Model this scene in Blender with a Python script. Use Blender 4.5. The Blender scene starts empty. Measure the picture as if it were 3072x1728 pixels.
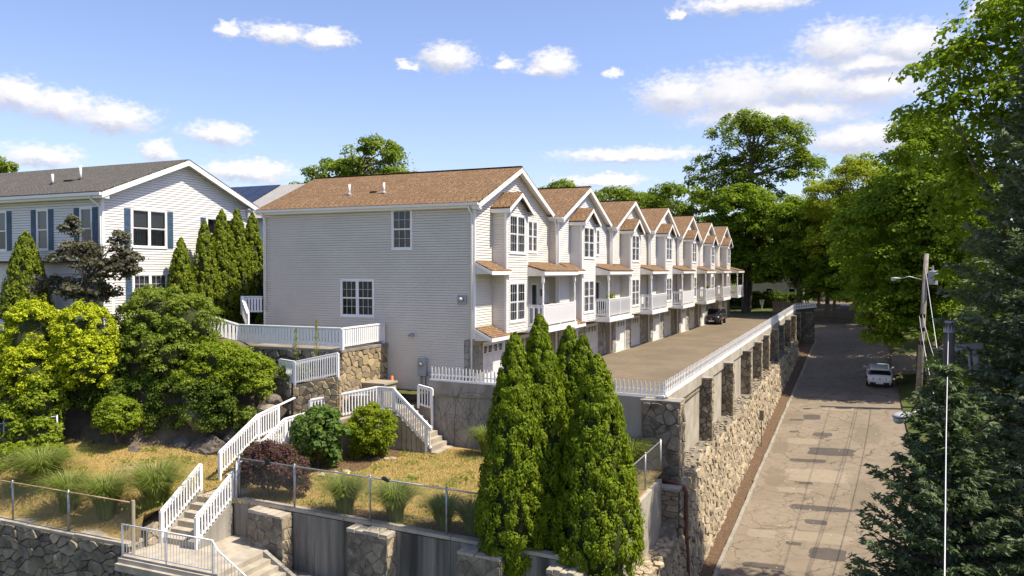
import bpy, math, random
import numpy as np
from mathutils import Vector, Matrix
R = random.Random(11); rng = np.random.default_rng(5)
scene = bpy.context.scene
col = scene.collection
rad = math.radians

# ---------------------------------------------------------------- camera
cam_d = bpy.data.cameras.new('camera'); cam = bpy.data.objects.new('camera', cam_d); col.objects.link(cam)
cam.location = (15.734, -31.94, 5.532); cam.rotation_euler = (rad(90-1.265), 0, rad(23.5))
cam_d.sensor_width = 36; cam_d.lens = 27.671; cam_d.clip_end = 6000; cam_d.clip_start = .2
scene.camera = cam

# ---------------------------------------------------------------- sky, sun, exposure
SUN_EL, SUN_AZ = 59.0, 86.0          # azimuth clockwise from +Y
world = bpy.data.worlds.new('World'); scene.world = world; world.use_nodes = True
wt = world.node_tree; wt.nodes.clear()
def N(t, kind, **kw):
    n = t.nodes.new(kind)
    ins = kw.pop('ins', {})
    for k, v in kw.items(): setattr(n, k, v)
    for k, v in ins.items():
        s = n.inputs[k]
        if hasattr(v, 'bl_idname') or isinstance(v, bpy.types.NodeSocket): t.links.new(v, s)
        else: s.default_value = v
    return n
def mth(t, op, a, b=None, c=None, clamp=False):
    n = t.nodes.new('ShaderNodeMath'); n.operation = op; n.use_clamp = clamp
    for i, v in enumerate((a, b, c)):
        if v is None: continue
        if isinstance(v, (int, float)): n.inputs[i].default_value = v
        else: t.links.new(v, n.inputs[i])
    return n.outputs[0]
def vmt(t, op, a, b=None):
    n = t.nodes.new('ShaderNodeVectorMath'); n.operation = op
    for i, v in enumerate((a, b)):
        if v is None: continue
        if isinstance(v, (tuple, list)): n.inputs[i].default_value = v
        else: t.links.new(v, n.inputs[i])
    return n.outputs['Value'] if op in ('LENGTH', 'DOT_PRODUCT') else n.outputs[0]
def mixc(t, f, a, b, blend='MIX'):
    n = t.nodes.new('ShaderNodeMix'); n.data_type = 'RGBA'; n.blend_type = blend
    for i, v in ((0, f), (6, a), (7, b)):
        if isinstance(v, (int, float)): n.inputs[i].default_value = v
        elif isinstance(v, (tuple, list)): n.inputs[i].default_value = (*v[:3], 1)
        else: t.links.new(v, n.inputs[i])
    return n.outputs[2]
def ramp(t, f, lo, hi, c0=0., c1=1., smooth=True):
    n = t.nodes.new('ShaderNodeMapRange'); n.interpolation_type = 'SMOOTHSTEP' if smooth else 'LINEAR'
    t.links.new(f, n.inputs[0])
    for i, v in zip((1, 2, 3, 4), (lo, hi, c0, c1)): n.inputs[i].default_value = v
    return n.outputs[0]

sky = N(wt, 'ShaderNodeTexSky', sky_type='NISHITA', sun_disc=False, sun_elevation=rad(SUN_EL), sun_rotation=rad(SUN_AZ),
        altitude=50, air_density=1.0, dust_density=1.0, ozone_density=2.0)
geo = N(wt, 'ShaderNodeTexCoord')
sep = N(wt, 'ShaderNodeSeparateXYZ', ins={0: geo.outputs['Generated']})
az = mth(wt, 'ARCTAN2', sep.outputs[0], sep.outputs[1])
el = mth(wt, 'ARCSINE', sep.outputs[2])
pv = N(wt, 'ShaderNodeCombineXYZ', ins={0: az, 1: el, 2: 0.0}).outputs[0]
# clouds by direction (degrees): azimuth, elevation, half width, half height
CL = [(-43.2, 16.0, 0.87, 0.44), (-40.0, 16.0, 2.26, 0.61), (-36.7, 15.9, 1.92, 0.56), (-28.1, 15.0, 2.07, 0.98), (-30.9, 14.5, 0.85, 0.37), (-20.6, 14.6, 1.67, 0.87), (-21.7, 14.2, 1.1, 0.38), (-23.9, 14.6, 1.1, 0.49),
      (-16.2, 13.8, 0.57, 0.29), (-55.5, 10.6, 2.08, 1.03), (-53.2, 10.2, 2.4, 0.96), (-50.2, 9.8, 2.54, 0.98), (-54.3, 7.1, 2.24, 0.75), (-43.9, 9.2, 2.16, 0.76), (-47.5, 7.8, 1.26, 0.69), (-42.1, 6.8, 3.38, 0.74),
      (-15.1, 8.2, 5.38, 0.54), (-17.1, 6.5, 3.43, 0.49), (-11.7, 12.2, 2.91, 1.36), (-7.7, 12.2, 3.75, 1.78), (-3.2, 12.4, 3.82, 1.41), (1.0, 11.9, 3.59, 1.21), (-5.0, 10.6, 6.77, 0.88), (0.3, 8.7, 4.12, 1.11),
      (-1.0, 14.8, 2.84, 1.39), (3.1, 14.4, 3.01, 1.19), (1.2, 13.4, 3.82, 0.68), (-6.9, 18.0, 4.52, 0.67), (-11.6, 17.5, 0.55, 0.42), (7.1, 15.8, 0.94, 0.7), (-80, 12, 8, 2), (35, 14, 8, 2),
      (75, 15, 8, 2.2), (130, 14, 9, 2.2), (-130, 14, 9, 2.2), (-20, 38, 12, 3)]
gt = bpy.data.node_groups.new('cloud_field', 'ShaderNodeTree')
gt.interface.new_socket('Vector', in_out='INPUT', socket_type='NodeSocketVector'); gt.interface.new_socket('Value', in_out='OUTPUT', socket_type='NodeSocketFloat')
gi = gt.nodes.new('NodeGroupInput'); go = gt.nodes.new('NodeGroupOutput')
acc = None
for a, e, w, h in CL:
    v = vmt(gt, 'SUBTRACT', gi.outputs[0], (rad(a), rad(e), 0)); v = vmt(gt, 'MULTIPLY', v, (1/rad(w*1.12), 1/rad(h*1.25), 1))
    l = vmt(gt, 'LENGTH', v)
    acc = l if acc is None else mth(gt, 'SMOOTH_MIN', acc, l, .25)
gt.links.new(acc, go.inputs[0])
wn = N(wt, 'ShaderNodeTexNoise', ins={'Vector': vmt(wt, 'MULTIPLY', pv, (1, 1.7, 1)), 'Scale': 40.0, 'Detail': 9.0, 'Roughness': .62})
off = vmt(wt, 'MULTIPLY', vmt(wt, 'SUBTRACT', wn.outputs['Color'], (.5, .5, .5)), (.052, .026, 0))
pw = vmt(wt, 'ADD', pv, off)
def field(shift):
    g = N(wt, 'ShaderNodeGroup', node_tree=gt, ins={0: vmt(wt, 'ADD', pw, shift)})
    return g.outputs[0]
d0 = field((0, 0, 0)); d1 = field((.006, .011, 0))
fn = N(wt, 'ShaderNodeTexNoise', ins={'Vector': vmt(wt, 'MULTIPLY', pv, (1, 1.7, 1)), 'Scale': 120.0, 'Detail': 4.0})
d0f = mth(wt, 'ADD', d0, mth(wt, 'MULTIPLY', mth(wt, 'SUBTRACT', fn.outputs[0], .5), 1.0))
cov = ramp(wt, d0f, 1.18, .38)
shade = ramp(wt, mth(wt, 'SUBTRACT', d1, d0), -.55, .55)      # bright sun side tops, greyer bases
ccol = mixc(wt, shade, (.36, .38, .46), (.64, .62, .60))
skyv = N(wt, 'ShaderNodeVectorMath', operation='SCALE', ins={0: sky.outputs[0]}); skyv.inputs['Scale'].default_value = .122
skyc = N(wt, 'ShaderNodeHueSaturation', ins={'Color': mixc(wt, 1.0, skyv.outputs[0], (.98, .91, 1.03), 'MULTIPLY'), 'Saturation': 1.0, 'Value': 1.0}).outputs[0]
final = mixc(wt, mth(wt, 'MULTIPLY', cov, .93), skyc, ccol)
bg = N(wt, 'ShaderNodeBackground', ins={'Color': final, 'Strength': 1.0})
N(wt, 'ShaderNodeOutputWorld', ins={0: bg.outputs[0]})
world.cycles.sampling_method = 'MANUAL'; world.cycles.sample_map_resolution = 512

S = Vector((math.sin(rad(SUN_AZ))*math.cos(rad(SUN_EL)), math.cos(rad(SUN_AZ))*math.cos(rad(SUN_EL)), math.sin(rad(SUN_EL))))
sd = bpy.data.lights.new('sun', 'SUN'); sd.energy = 4.6; sd.angle = rad(.53); sd.color = (1, .91, .76)
so = bpy.data.objects.new('sun', sd); col.objects.link(so); so.rotation_euler = S.to_track_quat('Z', 'Y').to_euler(); so.location = (40, 10, 60)
vs = scene.view_settings; vs.view_transform = 'Standard'; vs.look = 'None'; vs.gamma = 1; vs.exposure = .78; vs.use_curve_mapping = False
cy = scene.cycles
cy.use_denoising = True; cy.max_bounces = 6; cy.diffuse_bounces = 3; cy.glossy_bounces = 3; cy.transmission_bounces = 4; cy.transparent_max_bounces = 8
cy.caustics_reflective = False; cy.caustics_refractive = False; cy.sample_clamp_indirect = 6

# ---------------------------------------------------------------- materials
def mat(name, c, c2=None, rough=.7, scale=4., detail=5., stretch=(1, 1, 1), lo=.35, hi=.65, bump=0., bscale=40., attr=0., metal=0., spec=.3, coat=0., dirt=None, dscale=.7, dlo=.5, dhi=.75, dstretch=(1, 1, 1)):
    m = bpy.data.materials.new(name); m.use_nodes = True; t = m.node_tree
    b = t.nodes['Principled BSDF']
    tc = N(t, 'ShaderNodeTexCoord').outputs['Object']
    def noise(s, d, st):
        mp = N(t, 'ShaderNodeMapping', ins={0: tc, 3: st}).outputs[0]
        return N(t, 'ShaderNodeTexNoise', ins={'Vector': mp, 'Scale': s, 'Detail': d, 'Roughness': .6}).outputs[0]
    out = None
    if c2 is not None:
        f = ramp(t, noise(scale, detail, stretch), lo, hi)
        if attr:
            at = N(t, 'ShaderNodeAttribute', attribute_name='rnd').outputs['Fac']
            f = mth(t, 'ADD', mth(t, 'MULTIPLY', f, 1-attr), mth(t, 'MULTIPLY', at, attr), clamp=True)
        out = mixc(t, f, c, c2)
    if dirt is not None:
        f = ramp(t, noise(dscale, 6, dstretch), dlo, dhi)
        out = mixc(t, f, out if out is not None else c, dirt)
    if out is not None: t.links.new(out, b.inputs['Base Color'])
    else: b.inputs['Base Color'].default_value = (*c, 1)
    b.inputs['Roughness'].default_value = rough; b.inputs['Metallic'].default_value = metal
    b.inputs['Specular IOR Level'].default_value = spec; b.inputs['Coat Weight'].default_value = coat
    if bump:
        bn = N(t, 'ShaderNodeBump', ins={'Strength': bump, 'Distance': .03, 'Height': noise(bscale, 4, (1, 1, 1))})
        t.links.new(bn.outputs[0], b.inputs['Normal'])
    return m
def leafmat(name, dark, light, transl=.35, rough=.5, third=None):
    m = bpy.data.materials.new(name); m.use_nodes = True; t = m.node_tree
    b = t.nodes['Principled BSDF']; out = t.nodes['Material Output']
    at = N(t, 'ShaderNodeAttribute', attribute_name='rnd').outputs['Fac']
    c = mixc(t, at, dark, light)
    if third is not None: c = mixc(t, ramp(t, at, .9, .97), c, third)
    t.links.new(c, b.inputs['Base Color']); b.inputs['Roughness'].default_value = rough; b.inputs['Specular IOR Level'].default_value = .12
    tr = N(t, 'ShaderNodeBsdfTranslucent', ins={'Color': mixc(t, .5, c, (.25, .38, .008), 'MIX')})
    mx = N(t, 'ShaderNodeMixShader', ins={0: transl, 1: b.outputs[0], 2: tr.outputs[0]})
    t.links.new(mx.outputs[0], out.inputs[0])
    return m
def shingle(name, a, b_, c_):
    m = bpy.data.materials.new(name); m.use_nodes = True; t = m.node_tree; b = t.nodes['Principled BSDF']
    tc = N(t, 'ShaderNodeTexCoord').outputs['UV']
    su = N(t, 'ShaderNodeSeparateXYZ', ins={0: tc}); rown = N(t, 'ShaderNodeTexWhiteNoise', noise_dimensions='1D', ins={'W': mth(t, 'FLOOR', mth(t, 'DIVIDE', su.outputs[1], .14))})
    uv2 = N(t, 'ShaderNodeCombineXYZ', ins={0: mth(t, 'ADD', su.outputs[0], mth(t, 'MULTIPLY', rown.outputs[0], 3.0)), 1: su.outputs[1], 2: 0.}).outputs[0]
    br = N(t, 'ShaderNodeTexBrick', offset=0., offset_frequency=2, squash=1.0,
           ins={'Vector': uv2, 'Color1': (*a, 1), 'Color2': (*b_, 1), 'Mortar': (*c_, 1), 'Scale': 1.0, 'Mortar Size': .03, 'Mortar Smooth': .3, 'Bias': 0., 'Brick Width': .30, 'Row Height': .14})
    n1 = N(t, 'ShaderNodeTexNoise', ins={'Vector': tc, 'Scale': .7, 'Detail': 3.}).outputs[0]
    n2 = N(t, 'ShaderNodeTexNoise', ins={'Vector': tc, 'Scale': 60., 'Detail': 2.}).outputs[0]
    c = mixc(t, ramp(t, n1, .35, .7, 0, .5), br.outputs[0], tuple(x*.75 for x in b_))
    c = mixc(t, ramp(t, n2, .4, .8, 0, .35), c, tuple(min(1, x*1.5) for x in a))
    t.links.new(c, b.inputs['Base Color']); b.inputs['Roughness'].default_value = .9; b.inputs['Specular IOR Level'].default_value = .15
    bn = N(t, 'ShaderNodeBump', ins={'Strength': .6, 'Distance': .02, 'Height': br.outputs[1]}); bn.invert = True
    t.links.new(bn.outputs[0], b.inputs['Normal'])
    return m
def glassmat(name, tint, transp=.55, rough=.03):
    m = bpy.data.materials.new(name); m.use_nodes = True; t = m.node_tree; out = t.nodes['Material Output']; t.nodes.remove(t.nodes['Principled BSDF'])
    tb = N(t, 'ShaderNodeBsdfTransparent', ins={0: (*tint, 1)}); gl = N(t, 'ShaderNodeBsdfGlossy', ins={0: (.9, .95, 1, 1), 'Roughness': rough})
    fr = N(t, 'ShaderNodeFresnel', ins={0: 1.5}); f = mth(t, 'ADD', mth(t, 'MULTIPLY', fr.outputs[0], .8), .02, clamp=True)
    mx = N(t, 'ShaderNodeMixShader', ins={0: f, 1: tb.outputs[0], 2: gl.outputs[0]}); t.links.new(mx.outputs[0], out.inputs[0])
    return m
MT = {}
MT['siding'] = mat('vinyl siding', (.60, .55, .465), (.65, .595, .505), rough=.55, scale=.5, dirt=(.55, .51, .44), dscale=.5, dlo=.55, dhi=.85, spec=.3)  # side-wall vinyl, set darker than the facade to carry its shade
MT['siding_cream'] = mat('cream siding', (.66, .62, .55), (.69, .65, .58), rough=.55, scale=.8, spec=.3)
MT['siding_white'] = mat('white siding', (.66, .645, .61), (.69, .675, .64), rough=.55, scale=.8, spec=.3)
MT['trim'] = mat('white trim', (.80, .79, .77), (.72, .71, .69), rough=.5, scale=1.5, lo=.45, hi=.8)
MT['paint'] = mat('painted wood', (.80, .79, .78), (.66, .64, .60), rough=.55, scale=2.5, lo=.5, hi=.85)
MT['shingle'] = shingle('brown shingle', (.33, .205, .108), (.175, .105, .056), (.04, .026, .017))
MT['shingle_grey'] = shingle('grey shingle', (.165, .15, .127), (.10, .092, .08), (.035, .032, .028))
MT['pane'] = glassmat('window glass', (.55, .58, .6))
MT['dark'] = mat('dark interior', (.035, .035, .037), rough=.9)
MT['curtain'] = mat('curtain cloth', (.045, .05, .048), (.12, .12, .11), rough=.9, scale=9, stretch=(1, 1, .02))
MT['drape'] = mat('drape cloth', (.34, .25, .19), (.12, .08, .07), rough=.9, scale=4, stretch=(1, 1, .15))
MT['shade'] = mat('roller shade', (.50, .48, .44), (.56, .54, .50), rough=.9)
MT['blind'] = mat('sheer blind', (.16, .16, .15), (.24, .24, .22), rough=.9, scale=14, stretch=(1, 1, .02))
MT['door'] = mat('garage door paint', (.74, .73, .71), (.66, .65, .63), rough=.5, scale=1.5)
MT['veneer'] = mat('stone veneer', (.20, .19, .165), (.40, .37, .31), attr=.75, rough=.85, scale=6, bump=.5)
MT['stone_tan'] = mat('tan fieldstone', (.20, .165, .115), (.50, .405, .27), attr=.7, rough=.9, scale=3.5, bump=.8, bscale=14, dirt=(.13, .115, .095), dscale=1.3, dlo=.52, dhi=.8)
MT['stone_grey'] = mat('grey fieldstone', (.095, .083, .064), (.31, .265, .195), attr=.6, rough=.92, scale=3.5, bump=.8, bscale=14, dirt=(.07, .066, .055), dscale=1.6, dlo=.5, dhi=.75)
MT['stone_gold'] = mat('golden fieldstone', (.17, .14, .10), (.47, .36, .20), attr=.75, rough=.9, scale=4, bump=.7, bscale=16)
MT['mortar'] = mat('mortar', (.23, .205, .165), (.15, .135, .11), rough=.95, scale=6, bump=.6, bscale=25)
MT['mortar_pier'] = mat('pier mortar', (.13, .118, .095), (.20, .178, .14), rough=.95, scale=5, bump=.6)
MT['mortar_dark'] = mat('dark joint', (.06, .053, .043), (.11, .097, .078), rough=.95, scale=6)
MT['rock'] = mat('bank rock', (.075, .062, .05), (.19, .165, .13), rough=.95, scale=1.2, detail=8, bump=1., bscale=5)
MT['concrete'] = mat('weathered concrete', (.36, .335, .285), (.24, .22, .185), rough=.9, scale=1.2, detail=8, stretch=(1, 1, .25), bump=.4, bscale=20, dirt=(.10, .092, .078), dscale=1.1, dstretch=(1, 1, .10), dlo=.5, dhi=.72)
MT['concrete_vine'] = mat('vine-marked concrete', (.33, .305, .26), (.25, .23, .195), rough=.92, scale=1.2, detail=8, stretch=(1, 1, .3), bump=.3, dirt=(.15, .138, .115), dscale=1.2, dstretch=(1, 1, .12), dlo=.5, dhi=.8)
MT['concrete_dark'] = mat('stained concrete', (.27, .25, .215), (.15, .14, .12), rough=.92, scale=1.0, detail=8, stretch=(1.4, 1.4, .12), bump=.4, bscale=20, dirt=(.055, .052, .045), dscale=1.6, dstretch=(1, 1, .07), dlo=.44, dhi=.66)
MT['concrete_light'] = mat('light concrete', (.44, .40, .33), (.34, .30, .24), rough=.9, scale=1.5, detail=8, bump=.3, dirt=(.22, .19, .145), dscale=.9, dstretch=(1, 1, .2), dlo=.5, dhi=.8)
MT['step'] = mat('step concrete', (.42, .37, .29), (.30, .265, .205), rough=.9, scale=1.8, detail=8, bump=.3, bscale=30)
MT['wood_grey'] = mat('weathered wood', (.27, .24, .20), (.18, .155, .125), rough=.85, scale=3, stretch=(.3, 1, 1))
MT['galv'] = mat('galvanised steel', (.42, .43, .44), (.32, .33, .34), rough=.45, metal=.6, scale=6)
MT['rust'] = mat('rusty pipe rail', (.36, .27, .17), (.24, .16, .09), rough=.7, metal=.2, scale=5)
MT['wire'] = mat('chain link wire', (.28, .28, .27), rough=.5, metal=.6)
MT['wire_green'] = mat('green chain link', (.10, .20, .15), rough=.5)
MT['brown_pipe'] = mat('brown pipe', (.16, .075, .05), (.12, .055, .04), rough=.5, scale=3)
MT['metal_grey'] = mat('grey enamel', (.34, .35, .37), (.28, .29, .31), rough=.45)
MT['beige'] = mat('beige enamel', (.36, .31, .23), (.31, .26, .19), rough=.6, scale=2)
MT['shutter'] = mat('blue shutter', (.055, .095, .15), (.075, .12, .18), rough=.6)
MT['solar'] = mat('solar panel', (.012, .014, .028), (.02, .024, .045), rough=.15, scale=8, spec=.5)
MT['soil'] = mat('brown mulch', (.155, .095, .052), (.085, .055, .032), rough=.95, scale=9, detail=8, bump=.8, bscale=60)
MT['earth'] = mat('dark earth', (.085, .066, .045), (.15, .12, .08), rough=.95, scale=2, detail=8, bump=.8, bscale=12)
MT['bark'] = mat('bark', (.09, .07, .055), (.17, .14, .11), rough=.95, scale=5, stretch=(1, 1, .2), bump=.8, bscale=20)
MT['black'] = mat('black plastic', (.015, .015, .016), rough=.5)
MT['orange'] = mat('orange plastic', (.65, .16, .03), rough=.5)
MT['white_plastic'] = mat('white plastic', (.75, .75, .74), rough=.4)
MT['red'] = mat('red plastic', (.45, .03, .02), rough=.5)
# ---------------------------------------------------------------- helpers
WL = {}
def wl(p): return WL.get(p.name, Vector((0, 0, 0))) if p is not None else Vector((0, 0, 0))
def tag(o, label=None, cat=None, group=None, kind=None):
    for k, v in (('label', label), ('category', cat), ('group', group), ('kind', kind)):
        if v: o[k] = v
    return o
def thing(name, label, cat, loc, group=None, rz=0.):
    o = bpy.data.objects.new(name, None); col.objects.link(o); o.location = loc; o.rotation_euler = (0, 0, rz); o.empty_display_size = .2
    WL[o.name] = Vector(loc); return tag(o, label, cat, group)
def inst(name, mesh, parent, loc, rot=(0, 0, 0), scale=(1, 1, 1)):
    o = bpy.data.objects.new(name, mesh); col.objects.link(o); o.parent = parent
    o.location = Vector(loc)-wl(parent); o.rotation_euler = rot; o.scale = scale
    return o
BOX = ((0, 3, 2, 1), (4, 5, 6, 7), (0, 1, 5, 4), (1, 2, 6, 5), (2, 3, 7, 6), (3, 0, 4, 7))
class MB:
    def __init__(s): s.v = []; s.f = []; s.a = []; s.uv = None
    def add(s, vs, fs, a=.5):
        o = len(s.v); s.v += [tuple(p) for p in vs]; s.f += [tuple(i+o for i in f) for f in fs]; s.a += [a]*len(vs); return s
    def box(s, x0, x1, y0, y1, z0, z1, a=.5):
        return s.add([(x0, y0, z0), (x1, y0, z0), (x1, y1, z0), (x0, y1, z0), (x0, y0, z1), (x1, y0, z1), (x1, y1, z1), (x0, y1, z1)], BOX, a)
    def hexa(s, lo, hi, a=.5):      # four lower and four upper corners
        return s.add(list(lo)+list(hi), BOX, a)
    def beam(s, p, q, w, h, a=.5):  # w sideways, h upright
        p = Vector(p); q = Vector(q); d = (q-p).normalized()
        up = Vector((0, 0, 1)) if abs(d.z) < .95 else Vector((1, 0, 0))
        r = d.cross(up).normalized()*w/2; u = r.cross(d).normalized()*h/2
        return s.add([p-r-u, p+r-u, q+r-u, q-r-u, p-r+u, p+r+u, q+r+u, q-r+u], BOX, a)
    def tube(s, pts, rr, n=7, cap=True, a=.5):
        pts = [Vector(p) for p in pts]; rr = rr if isinstance(rr, (list, tuple)) else [rr]*len(pts)
        o = len(s.v); prev = None
        for i, p in enumerate(pts):
            d = (pts[min(i+1, len(pts)-1)]-pts[max(i-1, 0)]).normalized()
            ref = prev if prev is not None else (Vector((1, 0, 0)) if abs(d.x) < .8 else Vector((0, 1, 0)))
            x = (ref-d*ref.dot(d)).normalized(); y = d.cross(x); prev = x
            for k in range(n):
                t = 2*math.pi*k/n; s.v.append(tuple(p+(x*math.cos(t)+y*math.sin(t))*rr[i])); s.a.append(a)
        for i in range(len(pts)-1):
            for k in range(n):
                k2 = (k+1) % n; s.f.append((o+i*n+k, o+i*n+k2, o+(i+1)*n+k2, o+(i+1)*n+k))
        if cap:
            s.f.append(tuple(o+k for k in reversed(range(n)))); e = o+(len(pts)-1)*n; s.f.append(tuple(e+k for k in range(n)))
        return s
    def prism(s, lo, hi, a=.5):     # two matching polygons
        n = len(lo); return s.add(list(lo)+list(hi), [tuple(reversed(range(n))), tuple(range(n, 2*n))]+[(i, (i+1) % n, n+(i+1) % n, n+i) for i in range(n)], a)
    def sph(s, c, r, nu=10, nv=6, a=.5):
        r = r if isinstance(r, (tuple, list)) else (r, r, r); vs = []; fs = []
        for j in range(nv+1):
            th = math.pi*j/nv
            for i in range(nu):
                ph = 2*math.pi*i/nu; vs.append((c[0]+r[0]*math.sin(th)*math.cos(ph), c[1]+r[1]*math.sin(th)*math.sin(ph), c[2]+r[2]*math.cos(th)))
        for j in range(nv):
            for i in range(nu): fs.append((j*nu+i, (j+1)*nu+i, (j+1)*nu+(i+1) % nu, j*nu+(i+1) % nu))
        return s.add(vs, fs, a)
    def mesh(s, name, m, base=(0, 0, 0), smooth=False, attr=False):
        me = bpy.data.meshes.new(name); b = Vector(base)
        me.from_pydata([(p[0]-b.x, p[1]-b.y, p[2]-b.z) for p in s.v], [], s.f); me.materials.append(m)
        if smooth: me.polygons.foreach_set('use_smooth', [True]*len(me.polygons))
        if attr:
            at = me.attributes.new('rnd', 'FLOAT', 'POINT'); at.data.foreach_set('value', s.a)
        if s.uv:
            ul = me.uv_layers.new(name='uv'); f = s.uv
            for lp in me.loops: ul.data[lp.index].uv = f(s.v[lp.vertex_index])
        return me
    def build(s, name, m, parent=None, loc=None, smooth=False, attr=False, label=None, cat=None, group=None, kind=None, local=False):
        base = Vector((0, 0, 0)) if local else (wl(parent) if parent is not None else Vector(loc or (0, 0, 0)))
        o = bpy.data.objects.new(name, s.mesh(name, m, base, smooth, attr)); col.objects.link(o)
        if parent is not None: o.parent = parent; WL[o.name] = base.copy()
        else: o.location = base; WL[o.name] = base.copy()
        return tag(o, label, cat, group, kind)
class Wall:                          # a vertical plane: u along it, z up, o outward
    def __init__(s, org, u, n): s.o = Vector(org); s.u = Vector(u); s.n = Vector(n)
    def p(s, u, z, o=0.): return s.o+s.u*u+s.n*o+Vector((0, 0, z))
    def box(s, mb, u0, u1, z0, z1, o0, o1, a=.5):
        P = s.p; lo = [P(u0, z0, o0), P(u1, z0, o0), P(u1, z0, o1), P(u0, z0, o1)]
        return mb.hexa(lo, [q+Vector((0, 0, z1-z0)) for q in lo], a)
REV = .119
def siding(w, z0, z1, span, opens, mk, split=False, name='siding_board', parent=None, rev=REV, gap=.016):
    """lapped boards; span(z)->(u0,u1); opens=[(u0,u1,z0,z1)]"""
    allmb = MB(); n = int(math.ceil((z1-z0)/rev-1e-6))
    for k in range(n):
        a, b = z0+k*rev, min(z1, z0+(k+1)*rev); mb = MB() if split else allmb; any_ = False
        b0 = b; b = min(b, a+rev-gap)
        br = sorted({a, b}|{z for o in opens for z in (o[2], o[3]) if a+1e-4 < z < b-1e-4})
        off = lambda z: .030-.024*(z-a)/rev
        for za, zb in zip(br, br[1:]):
            sa, sb = span(za), span(zb); iv = [(min(sa[0], sb[0]), max(sa[1], sb[1]))]
            for o in opens:
                if o[2] < zb-1e-4 and o[3] > za+1e-4:
                    nv = []
                    for p, q in iv:
                        if o[0] > p: nv.append((p, min(q, o[0])))
                        if o[1] < q: nv.append((max(p, o[1]), q))
                    iv = [t for t in nv if t[1]-t[0] > .01]
            for p, q in iv:
                pa, qa, pb, qb = max(p, sa[0]), min(q, sa[1]), max(p, sb[0]), min(q, sb[1])
                if qa-pa < .01: continue
                if qb < pb: pb = qb = (pb+qb)/2
                P = w.p
                mb.add([P(pa, za, off(za)), P(qa, za, off(za)), P(qb, zb, off(zb)), P(pb, zb, off(zb)), P(pa, za, 0), P(qa, za, 0)], [(0, 1, 2, 3), (4, 5, 1, 0)]); any_ = True
        if split and any_:
            for i in range(len(mb.f)//2):
                q = MB().add(mb.v[i*6:i*6+6], [(0, 1, 2, 3), (4, 5, 1, 0)]); q.build(name, mk, parent)
    if not split: allmb.build('siding', mk, parent)
def window(parent, w, u0, u1, z0, z1, sashes=1, cols=3, rows=2, back='blind', depth=.14, grid=True, trim=.085, name='window'):
    """double-hung window: casing proud of the siding, sashes with glass, cloth behind"""
    fr = MB(); t = trim; sill = .10
    w.box(fr, u0-t, u1+t, z1, z1+t, -.02, .045); w.box(fr, u0-t, u1+t, z0-sill, z0, -.02, .055); w.box(fr, u0-t, u0, z0, z1, -.02, .043); w.box(fr, u1, u1+t, z0, z1, -.02, .043)
    pw = (u1-u0)/sashes
    for i in range(1, sashes): w.box(fr, u0+i*pw-.05, u0+i*pw+.05, z0, z1, -.02, .04)
    f = fr.build(name, MT['trim'], parent)
    zm = (z0+z1)/2
    mu = MB(); pn = MB()
    for i in range(sashes):
        a, b = u0+i*pw+(.05 if i else 0), u0+(i+1)*pw-(.05 if i < sashes-1 else 0)
        for za, zb, o in ((z0, zm, .0), (zm, z1, .015)):
            for q in ((a, a+.035, za, zb), (b-.035, b, za, zb), (a+.035, b-.035, za, za+.035), (a+.035, b-.035, zb-.035, zb)): w.box(mu, *q, o-.02, o+.015)
            if grid:
                for c in range(1, cols): u = a+(b-a)*c/cols; w.box(mu, u-.006, u+.006, za+.035, zb-.035, o-.012, o+.008)
                for r in range(1, rows): z = za+(zb-za)*r/rows; w.box(mu, a+.035, b-.035, z-.006, z+.006, o-.013, o+.009)
            p = MB(); p.add([w.p(a+.03, za+.03, o-.006), w.p(b-.03, za+.03, o-.006), w.p(b-.03, zb-.03, o-.006), w.p(a+.03, zb-.03, o-.006)], [(0, 1, 2, 3)]); p.build('pane', MT['pane'], f)
    mu.build('sash', MT['trim'], f)
    bk = MB(); w.box(bk, u0, u1, z0, z1, -depth-.25, -depth-.2); bk.build('interior', MT['dark'], f)
    fr_ = R.choice((0, 0, .25, .45, .6, 1.)) if back == 'blind' else 0
    if fr_:
        sh_ = MB(); w.box(sh_, u0, u1, z1-(z1-z0)*fr_, z1, -.075, -.07); sh_.build('roller_shade', MT['shade'], f)
    if back:
        cu = MB(); n = 40; vs = []
        for i in range(n+1):
            u = u0+(u1-u0)*i/n; o = -depth+.03*math.sin(i*1.9)+.012*math.sin(i*.7)
            vs += [w.p(u, z0, o), w.p(u, z1, o)]
        fs = [(2*i, 2*i+2, 2*i+3, 2*i+1) for i in range(n)]
        if back == 'drape': fs = [f_ for i, f_ in enumerate(fs) if i/n < .2 or i/n > .5]
        cu.add(vs, fs).build('curtain', MT[back], f)
    return f
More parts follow.
